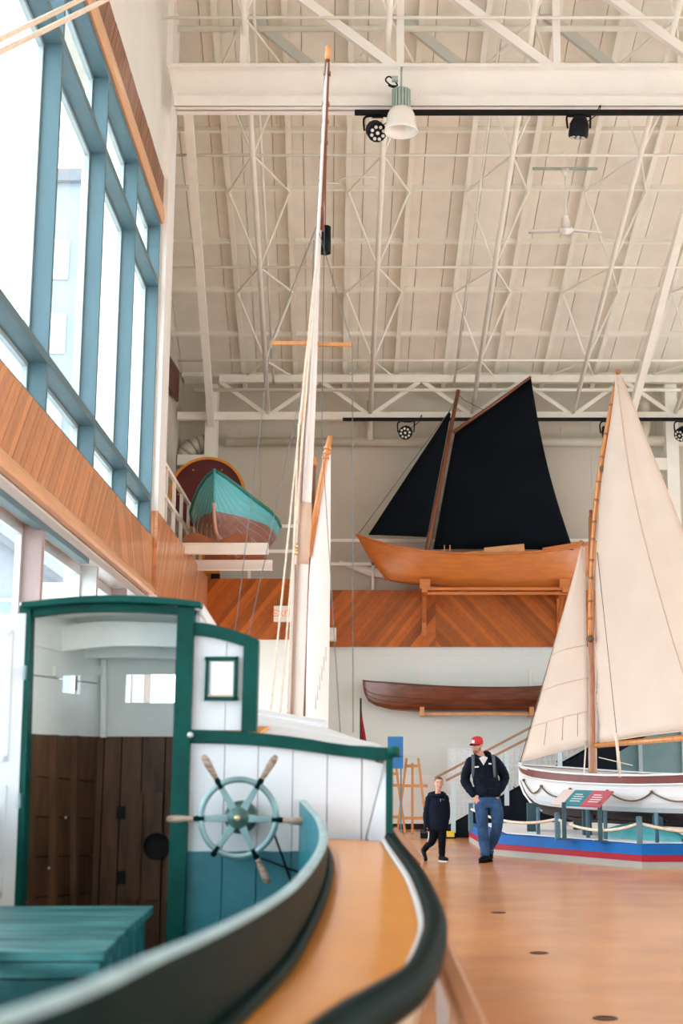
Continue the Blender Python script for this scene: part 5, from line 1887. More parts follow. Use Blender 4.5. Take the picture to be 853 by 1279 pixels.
# roof: boards running fore and aft
xsR = [xr_[0] + (xr_[-1] - xr_[0]) * i / 7 for i in range(8)]
ztab = list(zip(xr_, zr_))
for a, b in zip(xsR, xsR[1:]):
    za, zb2 = smooth_tab(ztab, a) - 0.03, smooth_tab(ztab, b) - 0.03
    sc = 0.86
    fa, fb = -1.5 + (a + 1.5) * sc, -1.5 + (b + 1.5) * sc
    MB().prism([Vector((a + 0.004, YBK - 0.02, za)), Vector((b - 0.004, YBK - 0.02, zb2)), Vector((b - 0.004, YBK - 0.02, zb2 - 0.02)), Vector((a + 0.004, YBK - 0.02, za - 0.02))], Vector(((fa - a + fb - b) / 2, YF + 0.1 - YBK, -0.03))).build('roof_board', 'launch_inside_white', house)
rows = [[Vector((x + (-1.5 - x) * (1 - 0.86) * t, YBK - 0.02 + (YF + 0.14 - YBK) * t, smooth_tab(ztab, x) - 0.004 - 0.03 * t)) for x in xsR] for t in (0, 0.5, 1)]
MB().slab(rows, (0, 0, -0.022)).build('roof_skin', 'launch_white', house)
# carlins under the roof
arc_bar('roof_beam', [(75, 781), (130, 776), (180, 777), (250, 780)], [(75, 814), (130, 808), (180, 807), (250, 810)], 7.48, 0.05, 'launch_inside_white', house, 12)
arc_bar('roof_beam', [(60, 813), (110, 809), (170, 808), (260, 812)], [(60, 823), (110, 822), (170, 821), (260, 826)], 7.78, 0.07, 'launch_inside_white', house, 12)
MB().prism([B(43, 774, 7.16), B(43, 806, 7.16), B(80, 815, 7.5), B(80, 779, 7.5)], (-0.03, 0.01, 0)).build('shelf_clamp', 'launch_inside_white', house)

# port wall (white boards above, planking with ribs below) and front wall
PX = lambda Y: -1.985 + (Y - YBK) * 0.205
zmid = B(128, 920, YF).z


def pw(Y, z, o=0.0):
    return Vector((PX(Y) - o, Y, z))


def pwall(name, Ya, Yb, za, zb_, m, parent, th=0.02):
    return MB().prism([pw(Ya, za), pw(Yb, za), pw(Yb, zb_), pw(Ya, zb_)], (-th, 0, 0)).build(name, m, parent)


# little window in the port wall
def yport(u, v):
    a, b = ray(u, v)
    t = (-1.985 - YBK * 0.205) / (a - 0.205)
    return t, 1.5 + b * t


wy0, wz0 = yport(78, 865)
wy1, wz1 = yport(102, 838)
zsm = yport(110, 852)[1]
zt_ = 2.27
for q in ((YBK, wy0, zmid, zsm - 0.003), (YBK, wy0, zsm + 0.003, zt_), (wy1, YF, zmid, zsm - 0.003), (wy1, YF, zsm + 0.003, zt_), (wy0, wy1, zmid, wz0), (wy0, wy1, wz1, zt_)):
    pwall('side_board', *q, 'launch_inside_white', house)
for ya_, yb_ in ((YBK, wy0), (wy1, YF + 0.02)):  # dark backing boards added outside to block sky light leaking through the seam
    MB().prism([pw(ya_, zsm - 0.05, 0.022), pw(yb_, zsm - 0.05, 0.022), pw(yb_, zsm + 0.05, 0.022), pw(ya_, zsm + 0.05, 0.022)], (-0.01, 0, 0)).build('seam_light_stop', 'gap_dark', house)
pwall('side_pane', wy0, wy1, wz0, wz1, 'glass', house, 0.006)
XF0, XF1 = PX(YF), -1.185


def fwall(name, ua, ub, va, vb, m, parent, Y=YF, th=0.025):
    p, q = at(ua, va, Y), at(ub, vb, Y)
    p.x, q.x = at(ua, 860, Y).x, at(ub, 860, Y).x
    return MB().box(p.x, q.x, Y, Y + th, min(p.z, q.z), max(p.z, q.z)).build(name, m, parent)


fwall('front_board', 104, 156.5, 920, 775, 'launch_inside_white', house)
fwall('front_board', 156.5, 230, 920, 877.5, 'launch_inside_white', house)
fwall('front_board', 156.5, 230, 842.5, 775, 'launch_inside_white', house)
fwall('front_board', 230, 262, 920, 775, 'launch_inside_white', house)
fwall('front_pane', 156.5, 230, 877.5, 842.5, 'glass', house, YF + 0.01, 0.005)
MB().beam(at(129.5, 824, YF - 0.03), at(129.5, 921, YF - 0.03), 0.03, 0.03).build('corner_post', 'launch_inside_white', house)
MB().beam(at(66, 838, 7.4), at(128, 838, YF - 0.02), 0.03, 0.05).build('side_stringer', 'launch_inside_white', house)
# starboard wall of the house above the trunk
MB().prism([(-1.13, YBK + 0.03, 1.6), (-1.185, YF + 0.02, 1.6), (-1.185, YF + 0.02, 2.255), (-1.13, YBK + 0.03, 2.275)], (0.02, 0, 0)).build('house_side', 'launch_white', house)
MB().prism([(-1.108, YBK + 0.0, 2.296), (-1.165, YF + 0.10, 2.262), (-1.165, YF + 0.10, 2.20), (-1.108, YBK + 0.0, 2.235)], (0.012, 0, 0)).build('roof_edge', 'launch_white', house)
# lower cabin: boarded forward bulkhead with a small hatch door
lb_ = MB().box(PX(YF) - 0.15, -0.9, YF + 0.02, YF + 0.04, 0.42, zmid).build('lower_bulkhead', 'gap_dark', launch)
for a, b in ((100, 128), (128, 150), (150, 176), (176, 205), (205, 232), (232, 262), (262, 292), (292, 330)):
    p, q = at(a, 1000, YF), at(b, 1000, YF)
    MB().box(p.x + 0.004, q.x - 0.004, YF - 0.008, YF + 0.02, 0.42, zmid).build('plank', 'inside_brown', lb_)
hd = [at(151, 990, YF - 0.03), at(228, 1124, YF - 0.03)]
for a, b in ((151, 179), (179, 204), (204, 230)):
    p, q = at(a, 1124, YF - 0.03), at(b, 990, YF - 0.03)
    MB().box(p.x + 0.003, q.x - 0.003, YF - 0.03, YF - 0.008, p.z, q.z).build('hatch_plank', 'inside_brown', lb_)
c = at(195.5, 1057, YF - 0.035)
MB().lathe([(0.0, 0.0), (0.068, 0.0), (0.068, 0.01), (0.074, 0.01), (0.074, -0.005), (0.0, -0.005)], c, 24, (0, -1, 0)).build('round_port', 'gap_dark', lb_)
for v in (1015, 1096):
    p = at(151, v, YF - 0.04)
    MB().box(p.x - 0.025, p.x + 0.025, YF - 0.04, YF - 0.03, p.z - 0.035, p.z + 0.035).build('hinge', 'black_metal', lb_)
# port lower planking: strakes and ribs
po = MB().prism([pw(YBK, 0.42, 0.03), pw(YF + 0.06, 0.42, 0.03), pw(YF + 0.06, zmid, 0.03), pw(YBK, zmid, 0.03)], (-0.01, 0, 0)).build('port_lining', 'gap_dark', launch)
zz0 = 0.42
for k in range(6):
    za, zb2 = 0.42 + (zmid - 0.42) * k / 6, 0.42 + (zmid - 0.42) * (k + 1) / 6
    MB().prism([pw(YBK, za + 0.004), pw(YF, za + 0.004 - 0.05), pw(YF, zb2 - 0.004 - (0.05 if k < 5 else 0)), pw(YBK, zb2 - 0.004)], (-0.03, 0, 0)).build('strake', 'inside_brown', po)
for Y in (7.25, 7.5, 7.75):
    MB().prism([pw(Y, 0.42, -0.0), pw(Y + 0.04, 0.42, 0.0), pw(Y - 0.06, zmid, 0), pw(Y - 0.10, zmid, 0)], (0.03, 0, 0)).build('rib', 'inside_brown', po)
for Y, z in ((7.2, 1.30), (7.2, 1.05), (7.45, 1.25), (7.62, 1.2), (7.45, 0.95), (7.62, 0.72), (7.22, 0.8)):
    MB().ball(pw(Y, z, -0.004), 0.007, 8).build('copper_nail', 'aluminium', po)
MB().prism([(-2.0, YBK, 0.40), (-0.4, YBK, 0.40), (-0.4, YF, 0.40), (-1.85, YF, 0.40)], (0, 0, 0.02)).build('cabin_sole', 'inside_brown', launch)

# wing panel right of the door with its small window
wing = arc_bar('wing_cap', [(240, 776.5), (262, 779), (285, 785), (305, 791.5), (322.5, 798.5)], [(240, 793), (262, 795.5), (285, 801), (305, 807.5), (322.5, 815)], YBK - 0.03, 0.08, 'green_trim', launch)
MB().beam(B(314.5, 802, YBK), B(311.5, 914, YBK), 0.075, 0.07, (0, 1, 0)).build('wing_post', 'green_trim', wing)
topw = lambda u: smooth_tab([(240, 792), (262, 794.5), (285, 800), (310, 808)], u)


def wplank(ua, ub, va, vb):
    pa, pb, pc, pd = B(ua, vb), B(ub, vb), B(ub, va if not callable(va) else va(ub)), B(ua, va if not callable(va) else va(ua))
    MB().prism([pa + Vector((0.002, 0, 0)), pb - Vector((0.002, 0, 0)), pc - Vector((0.002, 0, 0)), pd + Vector((0.002, 0, 0))], (0, 0.03, 0)).build('plank', 'launch_white', wing)


def wplank_holed(ua, ub, h0, h1, v0, v1):
    mb = MB()
    for (a, b, va, vb) in ((ua, h0, topw, 912), (h0, h1, topw, v0), (h0, h1, v1, 912), (h1, ub, topw, 912)):
        if b - a < 0.1:
            continue
        f = lambda u, v: B(u, v(u) if callable(v) else v)
        pa, pb, pc, pd = f(a, vb), f(b, vb), f(b, va), f(a, va)
        xa_, xb_ = B(a, 860).x, B(b, 860).x
        g0, g1 = (0.0015 if a == ua else 0), (0.0015 if b == ub else 0)
        mb.prism([(xa_ + g0, YBK, pa.z), (xb_ - g1, YBK, pb.z), (xb_ - g1, YBK, pc.z), (xa_ + g0, YBK, pd.z)], (0, 0.03, 0))
    mb.build('plank', 'launch_white', wing)


wplank_holed(240, 282, 259, 282, 823, 872)
wplank_holed(282, 313, 282, 293, 823, 872)
wf_ = MB()
for q in ((255.5, 297, 820, 825), (255.5, 297, 870, 875), (255.5, 260.5, 820, 875), (292, 297, 820, 875)):
    a, b = B(q[0], q[3], YBK - 0.03), B(q[1], q[2], YBK - 0.03)
    wf_.box(a.x, b.x, YBK - 0.03, YBK + 0.04, a.z, b.z)
wfo = wf_.build('window_frame', 'green_trim', wing, bevel=0.003)
a, b = B(260, 870.5), B(292.5, 824.5)
MB().box(a.x, b.x, YBK + 0.01, YBK + 0.015, a.z, b.z).build('pane', 'glass', wfo)
MB().box(a.x, b.x, YBK - 0.02, YBK + 0.01, a.z - 0.002, a.z + 0.012).build('putty_bead', 'canvas_tan', wfo)
for q in ((260, 262, 824, 871), (291, 293, 824, 871), (260, 293, 823.5, 825.5)):
    a, b = B(q[0], q[3]), B(q[1], q[2])
    MB().box(a.x, b.x, YBK - 0.01, YBK + 0.012, a.z, b.z).build('inner_bead', 'wheel_metal', wfo)

# open door leaf at the left
pa, pb = B(-92, 1150, 6.98), B(17, 1142, 7.05)
pc, pd = B(32.5, 766, 7.05), B(-78, 765, 6.98)
door = MB().prism([pa, pb, pc, pd], (0, 0.035, 0)).build('cabin_door', 'launch_white', launch)
for (s0, s1, t0, t1) in ((0.12, 0.86, 0.06, 0.42), (0.12, 0.86, 0.50, 0.94)):
    def dp_(s, t):
        return pa.lerp(pb, s).lerp(pd.lerp(pc, s), t) + Vector((0, -0.006, 0))
    mbp = MB()
    for (a0, a1, b0, b1) in ((s0, s1, t0, t0 + 0.02), (s0, s1, t1 - 0.02, t1), (s0, s0 + 0.05, t0, t1), (s1 - 0.05, s1, t0, t1)):
        mbp.prism([dp_(a0, b0), dp_(a1, b0), dp_(a1, b1), dp_(a0, b1)], (0, 0.008, 0))
    mbp.build('moulding', 'launch_white', door)
for v in (840, 1000):
    p = B(33 - (v - 770) * 0.04, v, 7.0)
    MB().box(p.x - 0.006, p.x + 0.006, 7.0, 7.03, p.z - 0.035, p.z + 0.035).build('hinge', 'wheel_metal', door)

# ---- steering wheel
WY = 6.93
wc = B(297.7, 1021.5, WY)
wheel = MB()
Rr = 0.183
n = 40
ringp = [(Rr - 0.013, -0.012), (Rr + 0.013, -0.012), (Rr + 0.015, 0.0), (Rr + 0.013, 0.012), (Rr - 0.013, 0.012), (Rr - 0.015, 0), (Rr - 0.013, -0.012)]
wheel.lathe(ringp, wc, 48, (0, 1, 0))
who = wheel.build('steering_wheel', 'wheel_metal', launch, clean=True)
MB().lathe([(0.0, -0.035), (0.03, -0.035), (0.035, -0.02), (0.05, -0.015), (0.062, 0.0), (0.062, 0.10), (0.0, 0.10)], wc, 24, (0, 1, 0)).build('hub', 'wheel_hub', who)
MB().lathe([(0.0, -0.05), (0.014, -0.05), (0.016, -0.03), (0.0, -0.03)], wc, 10, (0, 1, 0)).build('hub_nut', 'brass', who)
MB().lathe([(0.075, 0.06), (0.08, 0.08), (0.08, 0.15), (0.0, 0.15)], wc, 20, (0, 1, 0)).build('bearing', 'wheel_hub', who)
angs = [121, 59, -3, -64, 181, 236]
for i, a in enumerate(angs):
    a = math.radians(a)
    d = Vector((math.cos(a), 0, math.sin(a)))
    s = Vector((-d.z, 0, d.x))
    p, q = wc + d * 0.03, wc + d * (Rr - 0.005)
    MB().prism([p + s * 0.020 + Vector((0, -0.012, 0)), q + s * 0.012 + Vector((0, -0.012, 0)), q - s * 0.012 + Vector((0, -0.012, 0)), p - s * 0.020 + Vector((0, -0.012, 0))], (0, 0.02, 0)).build('spoke', 'wheel_metal', who, bevel=0.003)
    q = wc + d * (Rr - 0.02)
    MB().tube([q, q + d * 0.03, q + d * 0.055], [0.016, 0.017, 0.012], 10).build('ferrule', 'green_dark', who)
    if i < 5:
        h = wc + d * (Rr + 0.03)
        ax = d
        MB().tube([h, h + ax * 0.02, h + ax * 0.05, h + ax * 0.085, h + ax * 0.115, h + ax * 0.135], [0.011, 0.013, 0.016, 0.019, 0.018, 0.010], 12).build('handle', 'handle_wood', who)
p = wc + Vector((0.13, 0.1, -0.02))
MB().tube([B(340, 1035, 7.0), B(366, 1108, 7.06)], 0.006, 6).build('steering_rope', 'black_metal', who)
MB().tube([B(326, 1072, 7.05), B(385, 1094, 7.05)], 0.006, 6).build('steering_rope', 'black_metal', who)

# ---- engine box in the cockpit
zc_ = 0.86
cA, cB = atz(192, 1131, zc_), atz(130, 1188, zc_)
x0, x1 = -2.05, (cA.x + cB.x) / 2
chest = MB().prism([(x0, cB.y + 0.04, 0.43), (cB.x - 0.03, cB.y + 0.04, 0.43), (cA.x - 0.03, cA.y - 0.03, 0.43), (x0, cA.y - 0.03, 0.43)], (0, 0, zc_ - 0.46)).build('engine_box', 'chest_teal', launch)
nb = 5
for k in range(nb):
    ta, tb = k / nb, (k + 1) / nb
    ya, yb_ = cB.y + (cA.y - cB.y) * ta, cB.y + (cA.y - cB.y) * tb
    xa_, xb_ = cB.x + (cA.x - cB.x) * ta, cB.x + (cA.x - cB.x) * tb
    j = random.uniform(-0.002, 0.002)
    MB().prism([(x0 - 0.03, ya + 0.003, zc_ - 0.035 + j), (xa_, ya + 0.003, zc_ - 0.035 + j), (xb_, yb_ - 0.003, zc_ - 0.035 + j), (x0 - 0.03, yb_ - 0.003, zc_ - 0.035 + j)], (0, 0, 0.035)).build('lid_board', 'chest_teal', chest, bevel=0.004)
MB().box(x0 - 0.02, cB.x - 0.015, cB.y + 0.005, cB.y + 0.04, zc_ - 0.09, zc_ - 0.04).build('lid_rim', 'chest_teal', chest, bevel=0.003)
MB().box(x0, cB.x - 0.03, cB.y + 0.02, cB.y + 0.04, zc_ - 0.235, zc_ - 0.095).build('front_board', 'chest_teal', chest, bevel=0.003)
MB().box(x0, cB.x - 0.03, cB.y + 0.02, cB.y + 0.04, 0.43, zc_ - 0.245).build('front_board', 'chest_teal', chest, bevel=0.003)

# ---- tall mast with the sail furled along it
MYY = 10.55
md = lambda u, v, y=MYY: at(u, v, y)
mp = [md(366, 1000), md(370.5, 905), md(377, 740), md(382, 630), md(385.5, 560), md(388.5, 500), md(392, 430), md(394.5, 380), md(399, 280)]
mast = MB().tube(mp, [0.046, 0.046, 0.044, 0.042, 0.040, 0.037, 0.032, 0.024, 0.018], 14).build('mast', 'mast_white', launch)
MB().tube([md(401, 288), md(402.8, 240), md(404.5, 180), md(407, 118), md(409.8, 60)], [0.026, 0.026, 0.026, 0.024, 0.020], 10).build('topmast', 'dark_mast', mast)
MB().tube([md(409.2, 75), md(410, 58)], 0.023, 10).build('topmast_head', 'dory_wood', mast)
for v in (92, 130, 152, 178, 196, 224, 262):
    u = 399.5 + (292 - v) * 0.0445
    MB().tube([md(u, v + 2), md(u + 0.3, v - 2)], 0.031, 10).build('lashing', 'dark_mast', mast)
MB().tube(curve_pts([md(406, 68), md(411, 72), md(407, 76), md(412, 78), md(412.5, 88)], 4), 0.009, 6).build('tie', 'rope', mast)
# white cloth strip along the topmast and down the front
lft = [(408, 78), (404.8, 110), (403, 150), (400.5, 200), (397.8, 250), (395, 300), (391, 370), (387, 430), (383, 500), (380, 560), (376.5, 625)]
wid = [1.5, 3, 3.2, 3.2, 3.6, 4, 4.5, 5, 5, 4, 3]
rows = []
for (u, v), w in zip(lft, wid):
    rows.append([md(u, v, MYY - 0.02), md(u + w * 0.5, v, MYY - 0.075), md(u + w, v, MYY - 0.03)])
fs = MB().slab(rows, (0, 0.03, 0)).build('furled_sail', 'sail_white', mast)
lf2 = [(391.5, 330), (389, 370), (385.5, 420), (381.5, 470), (378.5, 510), (375, 560), (373, 600), (371.5, 640), (368.5, 705), (366, 760), (363.5, 820), (361.5, 900)]
wd2 = [1, 1.5, 2.5, 3.5, 4, 4.5, 4.5, 4, 4, 4, 4, 4]
rows = []
for (u, v), w in zip(lf2, wd2):
    rows.append([md(u, v, MYY - 0.03), md(u + w * 0.5, v, MYY - 0.07), md(u + w, v, MYY - 0.02)])
MB().slab(rows, (0, 0.04, 0)).build('sail_edge', 'canvas_tan', mast)
# tan canvas collar wrapped round the lower mast
MB().tube([md(376.5, 705), md(377.5, 690), md(379.5, 660), md(381, 640), md(382, 628)], [0.056, 0.057, 0.056, 0.051, 0.045], 16).build('canvas_collar', 'canvas_tan', mast)
for v in (682, 690):
    MB().ball(md(369, v, MYY - 0.1), 0.022, 8).build('block', 'brass', mast)
# white lower sail roll on the left of the mast
rows = []
for u, v, w in ((367.5, 705, 3), (365, 760, 4), (362.5, 820, 5), (361, 860, 6), (359, 905, 7)):
    rows.append([md(u - w / 2, v, MYY - 0.05), md(u, v, MYY - 0.12), md(u + w / 2, v, MYY - 0.05)])
MB().slab(rows, (0, 0.05, 0)).build('lower_sail_roll', 'sail_white', mast)
# spreaders and rigging
for a, b in (((388, 428.5), (338, 428.5)), ((396, 430), (440, 430.5))):
    MB().beam(md(*a), md(b[0], b[1]), 0.025, 0.028).build('spreader', 'easel_wood', mast)
rg = [((395, 283), (338, 429), (293, 795)), ((397, 285), (440, 431), (441, 915)), ((392, 300), (387, 440), (310, 795)), ((405, 285), (402, 545), (425, 915))]
for pts in rg:
    MB().tube([md(u, v, MYY - 0.05 - (0.9 if v > 600 else 0)) for u, v in pts], 0.0034, 6).build('shroud', 'wire', mast)
for a, b, r in (((397, 305), (336, 905), 0.0075), ((397.5, 305), (349, 905), 0.0075), ((390, 400), (373, 530), 0.006), ((373, 530), (358, 905), 0.007)):
    MB().tube([md(*a, MYY - 0.12), md(*b, MYY - 0.12 - (0.5 if b[1] > 800 else 0))], r, 6).build('halyard', 'rope', mast)
rows = []
for u, v, w in ((384, 440, 5), (381, 480, 8), (378, 515, 7), (375, 530, 2)):
    rows.append([md(u - w / 2, v, MYY - 0.1), md(u + w / 2, v, MYY - 0.08)])
MB().slab(rows, (0, 0.02, 0)).build('loose_cloth', 'canvas_tan', mast)

# ---- small white-sailed dinghy standing beyond the launch
GY = 15.5
gg = lambda u, v, y=GY: at(u, v, y)
din = thing('gaff_dinghy', 'small gaff dinghy beyond the tall mast, narrow white sail hoisted', 'boat', (gg(398, 900).x, GY, 0.4))
MB().tube([gg(383, 930), gg(385, 800), gg(388, 640), gg(390.5, 578)], [0.05, 0.05, 0.045, 0.04], 10).build('mast', 'dark_mast', din)
MB().ball(gg(391, 577), 0.055, 10, (1, 1, 1.2)).build('mast_cap', 'spar_orange', din)
MB().tube([gg(385, 695, GY - 0.08), gg(397, 625, GY - 0.08), gg(407, 570, GY - 0.08), gg(412.5, 545, GY - 0.08)], [0.032, 0.034, 0.034, 0.03], 10).build('gaff', 'spar_orange', din)
for v in (560, 566, 572):
    MB().tube([gg(406.5 + (572 - v) * 0.22, v + 1.5, GY - 0.08), gg(406.8 + (572 - v) * 0.22, v - 1.5, GY - 0.08)], 0.045, 10).build('lashing', 'spar_orange', din)
rows = []
for k in range(15):
    v = 552 + (930 - 552) * k / 14
    l = smooth_tab([(552, 410.5), (620, 400), (690, 388.5), (720, 386.5), (800, 383.5), (930, 381)], v)
    r = smooth_tab([(552, 413), (700, 412.5), (900, 410), (930, 409)], v)
    rows.append([gg(l + (r - l) * j / 6, v, GY - 0.06 + 0.10 * (j / 6) - 0.05 * math.sin(math.pi * j / 6)) for j in range(7)])
MB().slab(rows, (0, 0.012, 0)).build('sail', 'sail_white', din)
for k in range(6):
    MB().tube([gg(394 + 2.6 * k, 868 - 12 * k, GY - 0.1), gg(394.2 + 2.6 * k, 872 - 12 * k + 14, GY - 0.09)], 0.006, 5).build('reef_point', 'steel_grey', din)
rows = []
for i in range(13):
    t = i / 12
    w = math.sin(math.pi * (0.04 + 0.9 * t)) ** 0.7
    Y = GY - 1.9 + 3.4 * t
    zt2_ = 0.95 + 0.12 * (2 * t - 1) ** 2
    x0_ = gg(396, 930).x
    rows.append([Vector((x0_ + math.sin(a) * 0.5 * w, Y, zt2_ - 0.48 * max(0.15, w) * max(0.0, math.cos(a)) ** 0.7)) for a in [math.pi * (k / 10 - 0.5) for k in range(11)]])
MB().slab(rows, (0, 0, 0.02)).build('hull', 'hull_white', din)
for Y in (GY - 0.9, GY + 0.7):
    MB().box(x0_ - 0.35, x0_ + 0.35, Y - 0.06, Y + 0.06, 0.0, 0.50).build('stand', 'lectern_wood', din)

# ---- barrier rail and lectern beside the hull
hr = thing('barrier_rail', 'wooden handrail on grey posts beside the launch hull', 'railing', (0.12, 3.5, 0))
p0, p1 = at(549, 1182, 4.7), at(640, 1390, 2.4)
p1.z = p0.z = 0.92
p0 = atz(549, 1184, 0.92)
p1 = atz(588, 1279, 0.92)
dv = (p1 - p0)
p2 = p0 + dv * 2.0
MB().beam(p0, p2, 0.062, 0.045).build('rail_top', 'rail_wood', hr, bevel=0.012)
for t in (0.12, 0.75, 1.4, 1.95):
    q = p0.lerp(p0 + dv, t)
    MB().box(q.x - 0.02, q.x + 0.02, q.y - 0.02, q.y + 0.02, 0.0, 0.90).build('post', 'rail_post', hr)
    MB().box(q.x - 0.05, q.x + 0.05, q.y - 0.05, q.y + 0.05, 0.0, 0.01).build('foot', 'rail_post', hr)
for z in (0.35, 0.6):
    MB().beam(Vector((p0.x, p0.y, z)), Vector((p2.x, p2.y, z)), 0.02, 0.03).build('lower_rail', 'rail_post', hr)
lc = thing('lectern_board', 'sloping brown reading board on a dark pedestal just past the launch corner', 'lectern', (at(500, 1080, 9.0).x, 9.0, 0))
a, b = at(488, 1038, 9.0), at(525.5, 1079, 8.9)
MB().prism([a, b, b + Vector((0, 0, -0.03)), a + Vector((0, 0, -0.03))], (0.02, 0.6, 0.0)).build('board', 'lectern_wood', lc)
e0, e1 = at(489, 1060, 9.0).x, at(512, 1060, 9.0).x
MB().prism([(e0, 9.02, 0), (e1, 9.02, 0), (e1, 9.02, a.z + (b.z - a.z) * 0.62 - 0.03), (e0, 9.02, a.z - 0.04)], (0, 0.5, 0)).build('pedestal', 'lectern_dark', lc)
# =================================================================== PEOPLE


def ell_loft(mb, secs, n=18):
    """stack of horizontal ellipses (cx, cy, z, rx, ry)"""
    vs, fs = [], []
    for (x, y, z, rx, ry) in secs:
        for k in range(n):
            a = 2 * math.pi * k / n
            vs.append((x + rx * math.cos(a), y + ry * math.sin(a), z))
    for i in range(len(secs) - 1):
        for k in range(n):
            a, b = i * n + k, i * n + (k + 1) % n
            fs.append((a, b, b + n, a + n))
    m = len(vs)
    fs.append(tuple(range(n - 1, -1, -1)))
    fs.append(tuple(range(m - n, m)))
    mb.add(vs, fs)


def limb(mb, pts, rs, n=14):
    pts = curve_pts(pts, 3) if len(pts) > 2 else [Vector(p) for p in pts]
    m = len(pts)
    k = len(rs)
    rr = []
    for i in range(m):
        x = i / (m - 1) * (k - 1)
        j = min(int(x), k - 2)
        rr.append(rs[j] + (rs[j + 1] - rs[j]) * (x - j))
    mb.tube(pts, rr, n)
    mb.ball(pts[0], rr[0] * 0.99, 12)
    mb.ball(pts[-1], rr[-1] * 0.99, 12)


TMP = bpy.data.scenes.new('shaping')


def grow(mb, name, m, parent, origin, voxel=0.009, it=5, fac=0.5, wr=0.0, wrs=9.0):
    """union of the closed shapes as one continuous skin (voxel remesh, then smoothed)"""
    me = mb.mesh(name)
    me.transform(Matrix.Translation(origin))
    o = bpy.data.objects.new(name, me)
    TMP.collection.objects.link(o)
    r = o.modifiers.new('r', 'REMESH')
    r.mode = 'VOXEL'
    r.voxel_size = voxel
    s = o.modifiers.new('s', 'SMOOTH')
    s.factor = fac
    s.iterations = it
    TMP.view_layers[0].update()
    dg = TMP.view_layers[0].depsgraph
    new = bpy.data.meshes.new_from_object(o.evaluated_get(dg))
    o.modifiers.clear()
    TMP.collection.objects.unlink(o)
    COL.objects.link(o)
    o.data = new
    if wr:
        from mathutils import noise
        for v in new.vertices:
            c = Vector(v.co) - Vector(origin)
            d = noise.noise(c * wrs) * wr + noise.noise(Vector((c.x * wrs * 2, c.y * wrs * 2, c.z * wrs * 4.5))) * wr * 0.6
            v.co += Vector(v.normal) * d
    new.polygons.foreach_set('use_smooth', [True] * len(new.polygons))
    new.materials.clear()
    new.materials.append(MATS[m])
    if parent:
        o.parent = parent
        o.matrix_parent_inverse = world_mat(parent).inverted()
    return o


def head(mb, c, s, yaw, tilt=0.0, pitch=0.0):
    """head of height s (chin to crown) centred on c; returns the head frame"""
    R = Matrix.Rotation(yaw, 4, 'Z') @ Matrix.Rotation(tilt, 4, 'Y') @ Matrix.Rotation(pitch, 4, 'X')
    H = lambda x, y, z: Vector(c) + R @ Vector((x * s, y * s, z * s))
    mbh = MB()
    mbh.ball((0, 0.05, 0.12), 0.37, 20, (0.88, 1.08, 1.0))
    mbh.ball((0, -0.02, -0.10), 0.31, 18, (0.86, 1.0, 1.05))
    mbh.ball((0, -0.12, -0.30), 0.20, 16, (0.95, 0.9, 0.9))
    mbh.ball((0, -0.27, -0.39), 0.085, 12, (1.3, 0.8, 0.9))
    mbh.tube([(0, -0.31, 0.06), (0, -0.37, -0.04), (0, -0.41, -0.12)], [0.035, 0.045, 0.055], 10)
    mbh.ball((0, -0.40, -0.125), 0.055, 10, (1.2, 0.9, 0.8))
    for x in (-1, 1):
        mbh.ball((x * 0.15, -0.29, 0.10), 0.075, 10, (1.3, 0.6, 0.55))       # brows
        mbh.ball((x * 0.17, -0.25, -0.10), 0.10, 10, (1, 0.8, 0.8))          # cheeks
        mbh.ball((x * 0.325, 0.06, -0.02), 0.10, 10, (0.35, 0.75, 1.25))     # ears
    mbh.ball((0, -0.325, -0.25), 0.07, 10, (1.4, 0.7, 0.5))
    for i, p in enumerate(mbh.v):
        mbh.v[i] = tuple(H(*p))
    mb.add(mbh.v, mbh.f, True)
    return H, R


def face_bits(H, s, parent, origin, mouth='lip'):
    for x in (-1, 1):
        e = MB().ball(Vector(origin) + H(x * 0.145, -0.315, 0.035), 0.034 * s, 10, (1.3, 0.8, 0.62)).build('eye', 'eye_white', parent)
        MB().ball(Vector(origin) + H(x * 0.145, -0.348, 0.035), 0.022 * s, 8).build('iris', 'hair_brown', e)
        MB().tube([Vector(origin) + H(x * 0.07, -0.365, 0.115), Vector(origin) + H(x * 0.15, -0.365, 0.135), Vector(origin) + H(x * 0.23, -0.325, 0.11)], 0.018 * s, 6).build('eyebrow', 'hair_brown', parent)
    MB().tube([Vector(origin) + H(-0.09, -0.365, -0.25), Vector(origin) + H(0, -0.385, -0.245), Vector(origin) + H(0.09, -0.365, -0.25)], [0.012 * s, 0.022 * s, 0.012 * s], 8).build('mouth', mouth, parent)


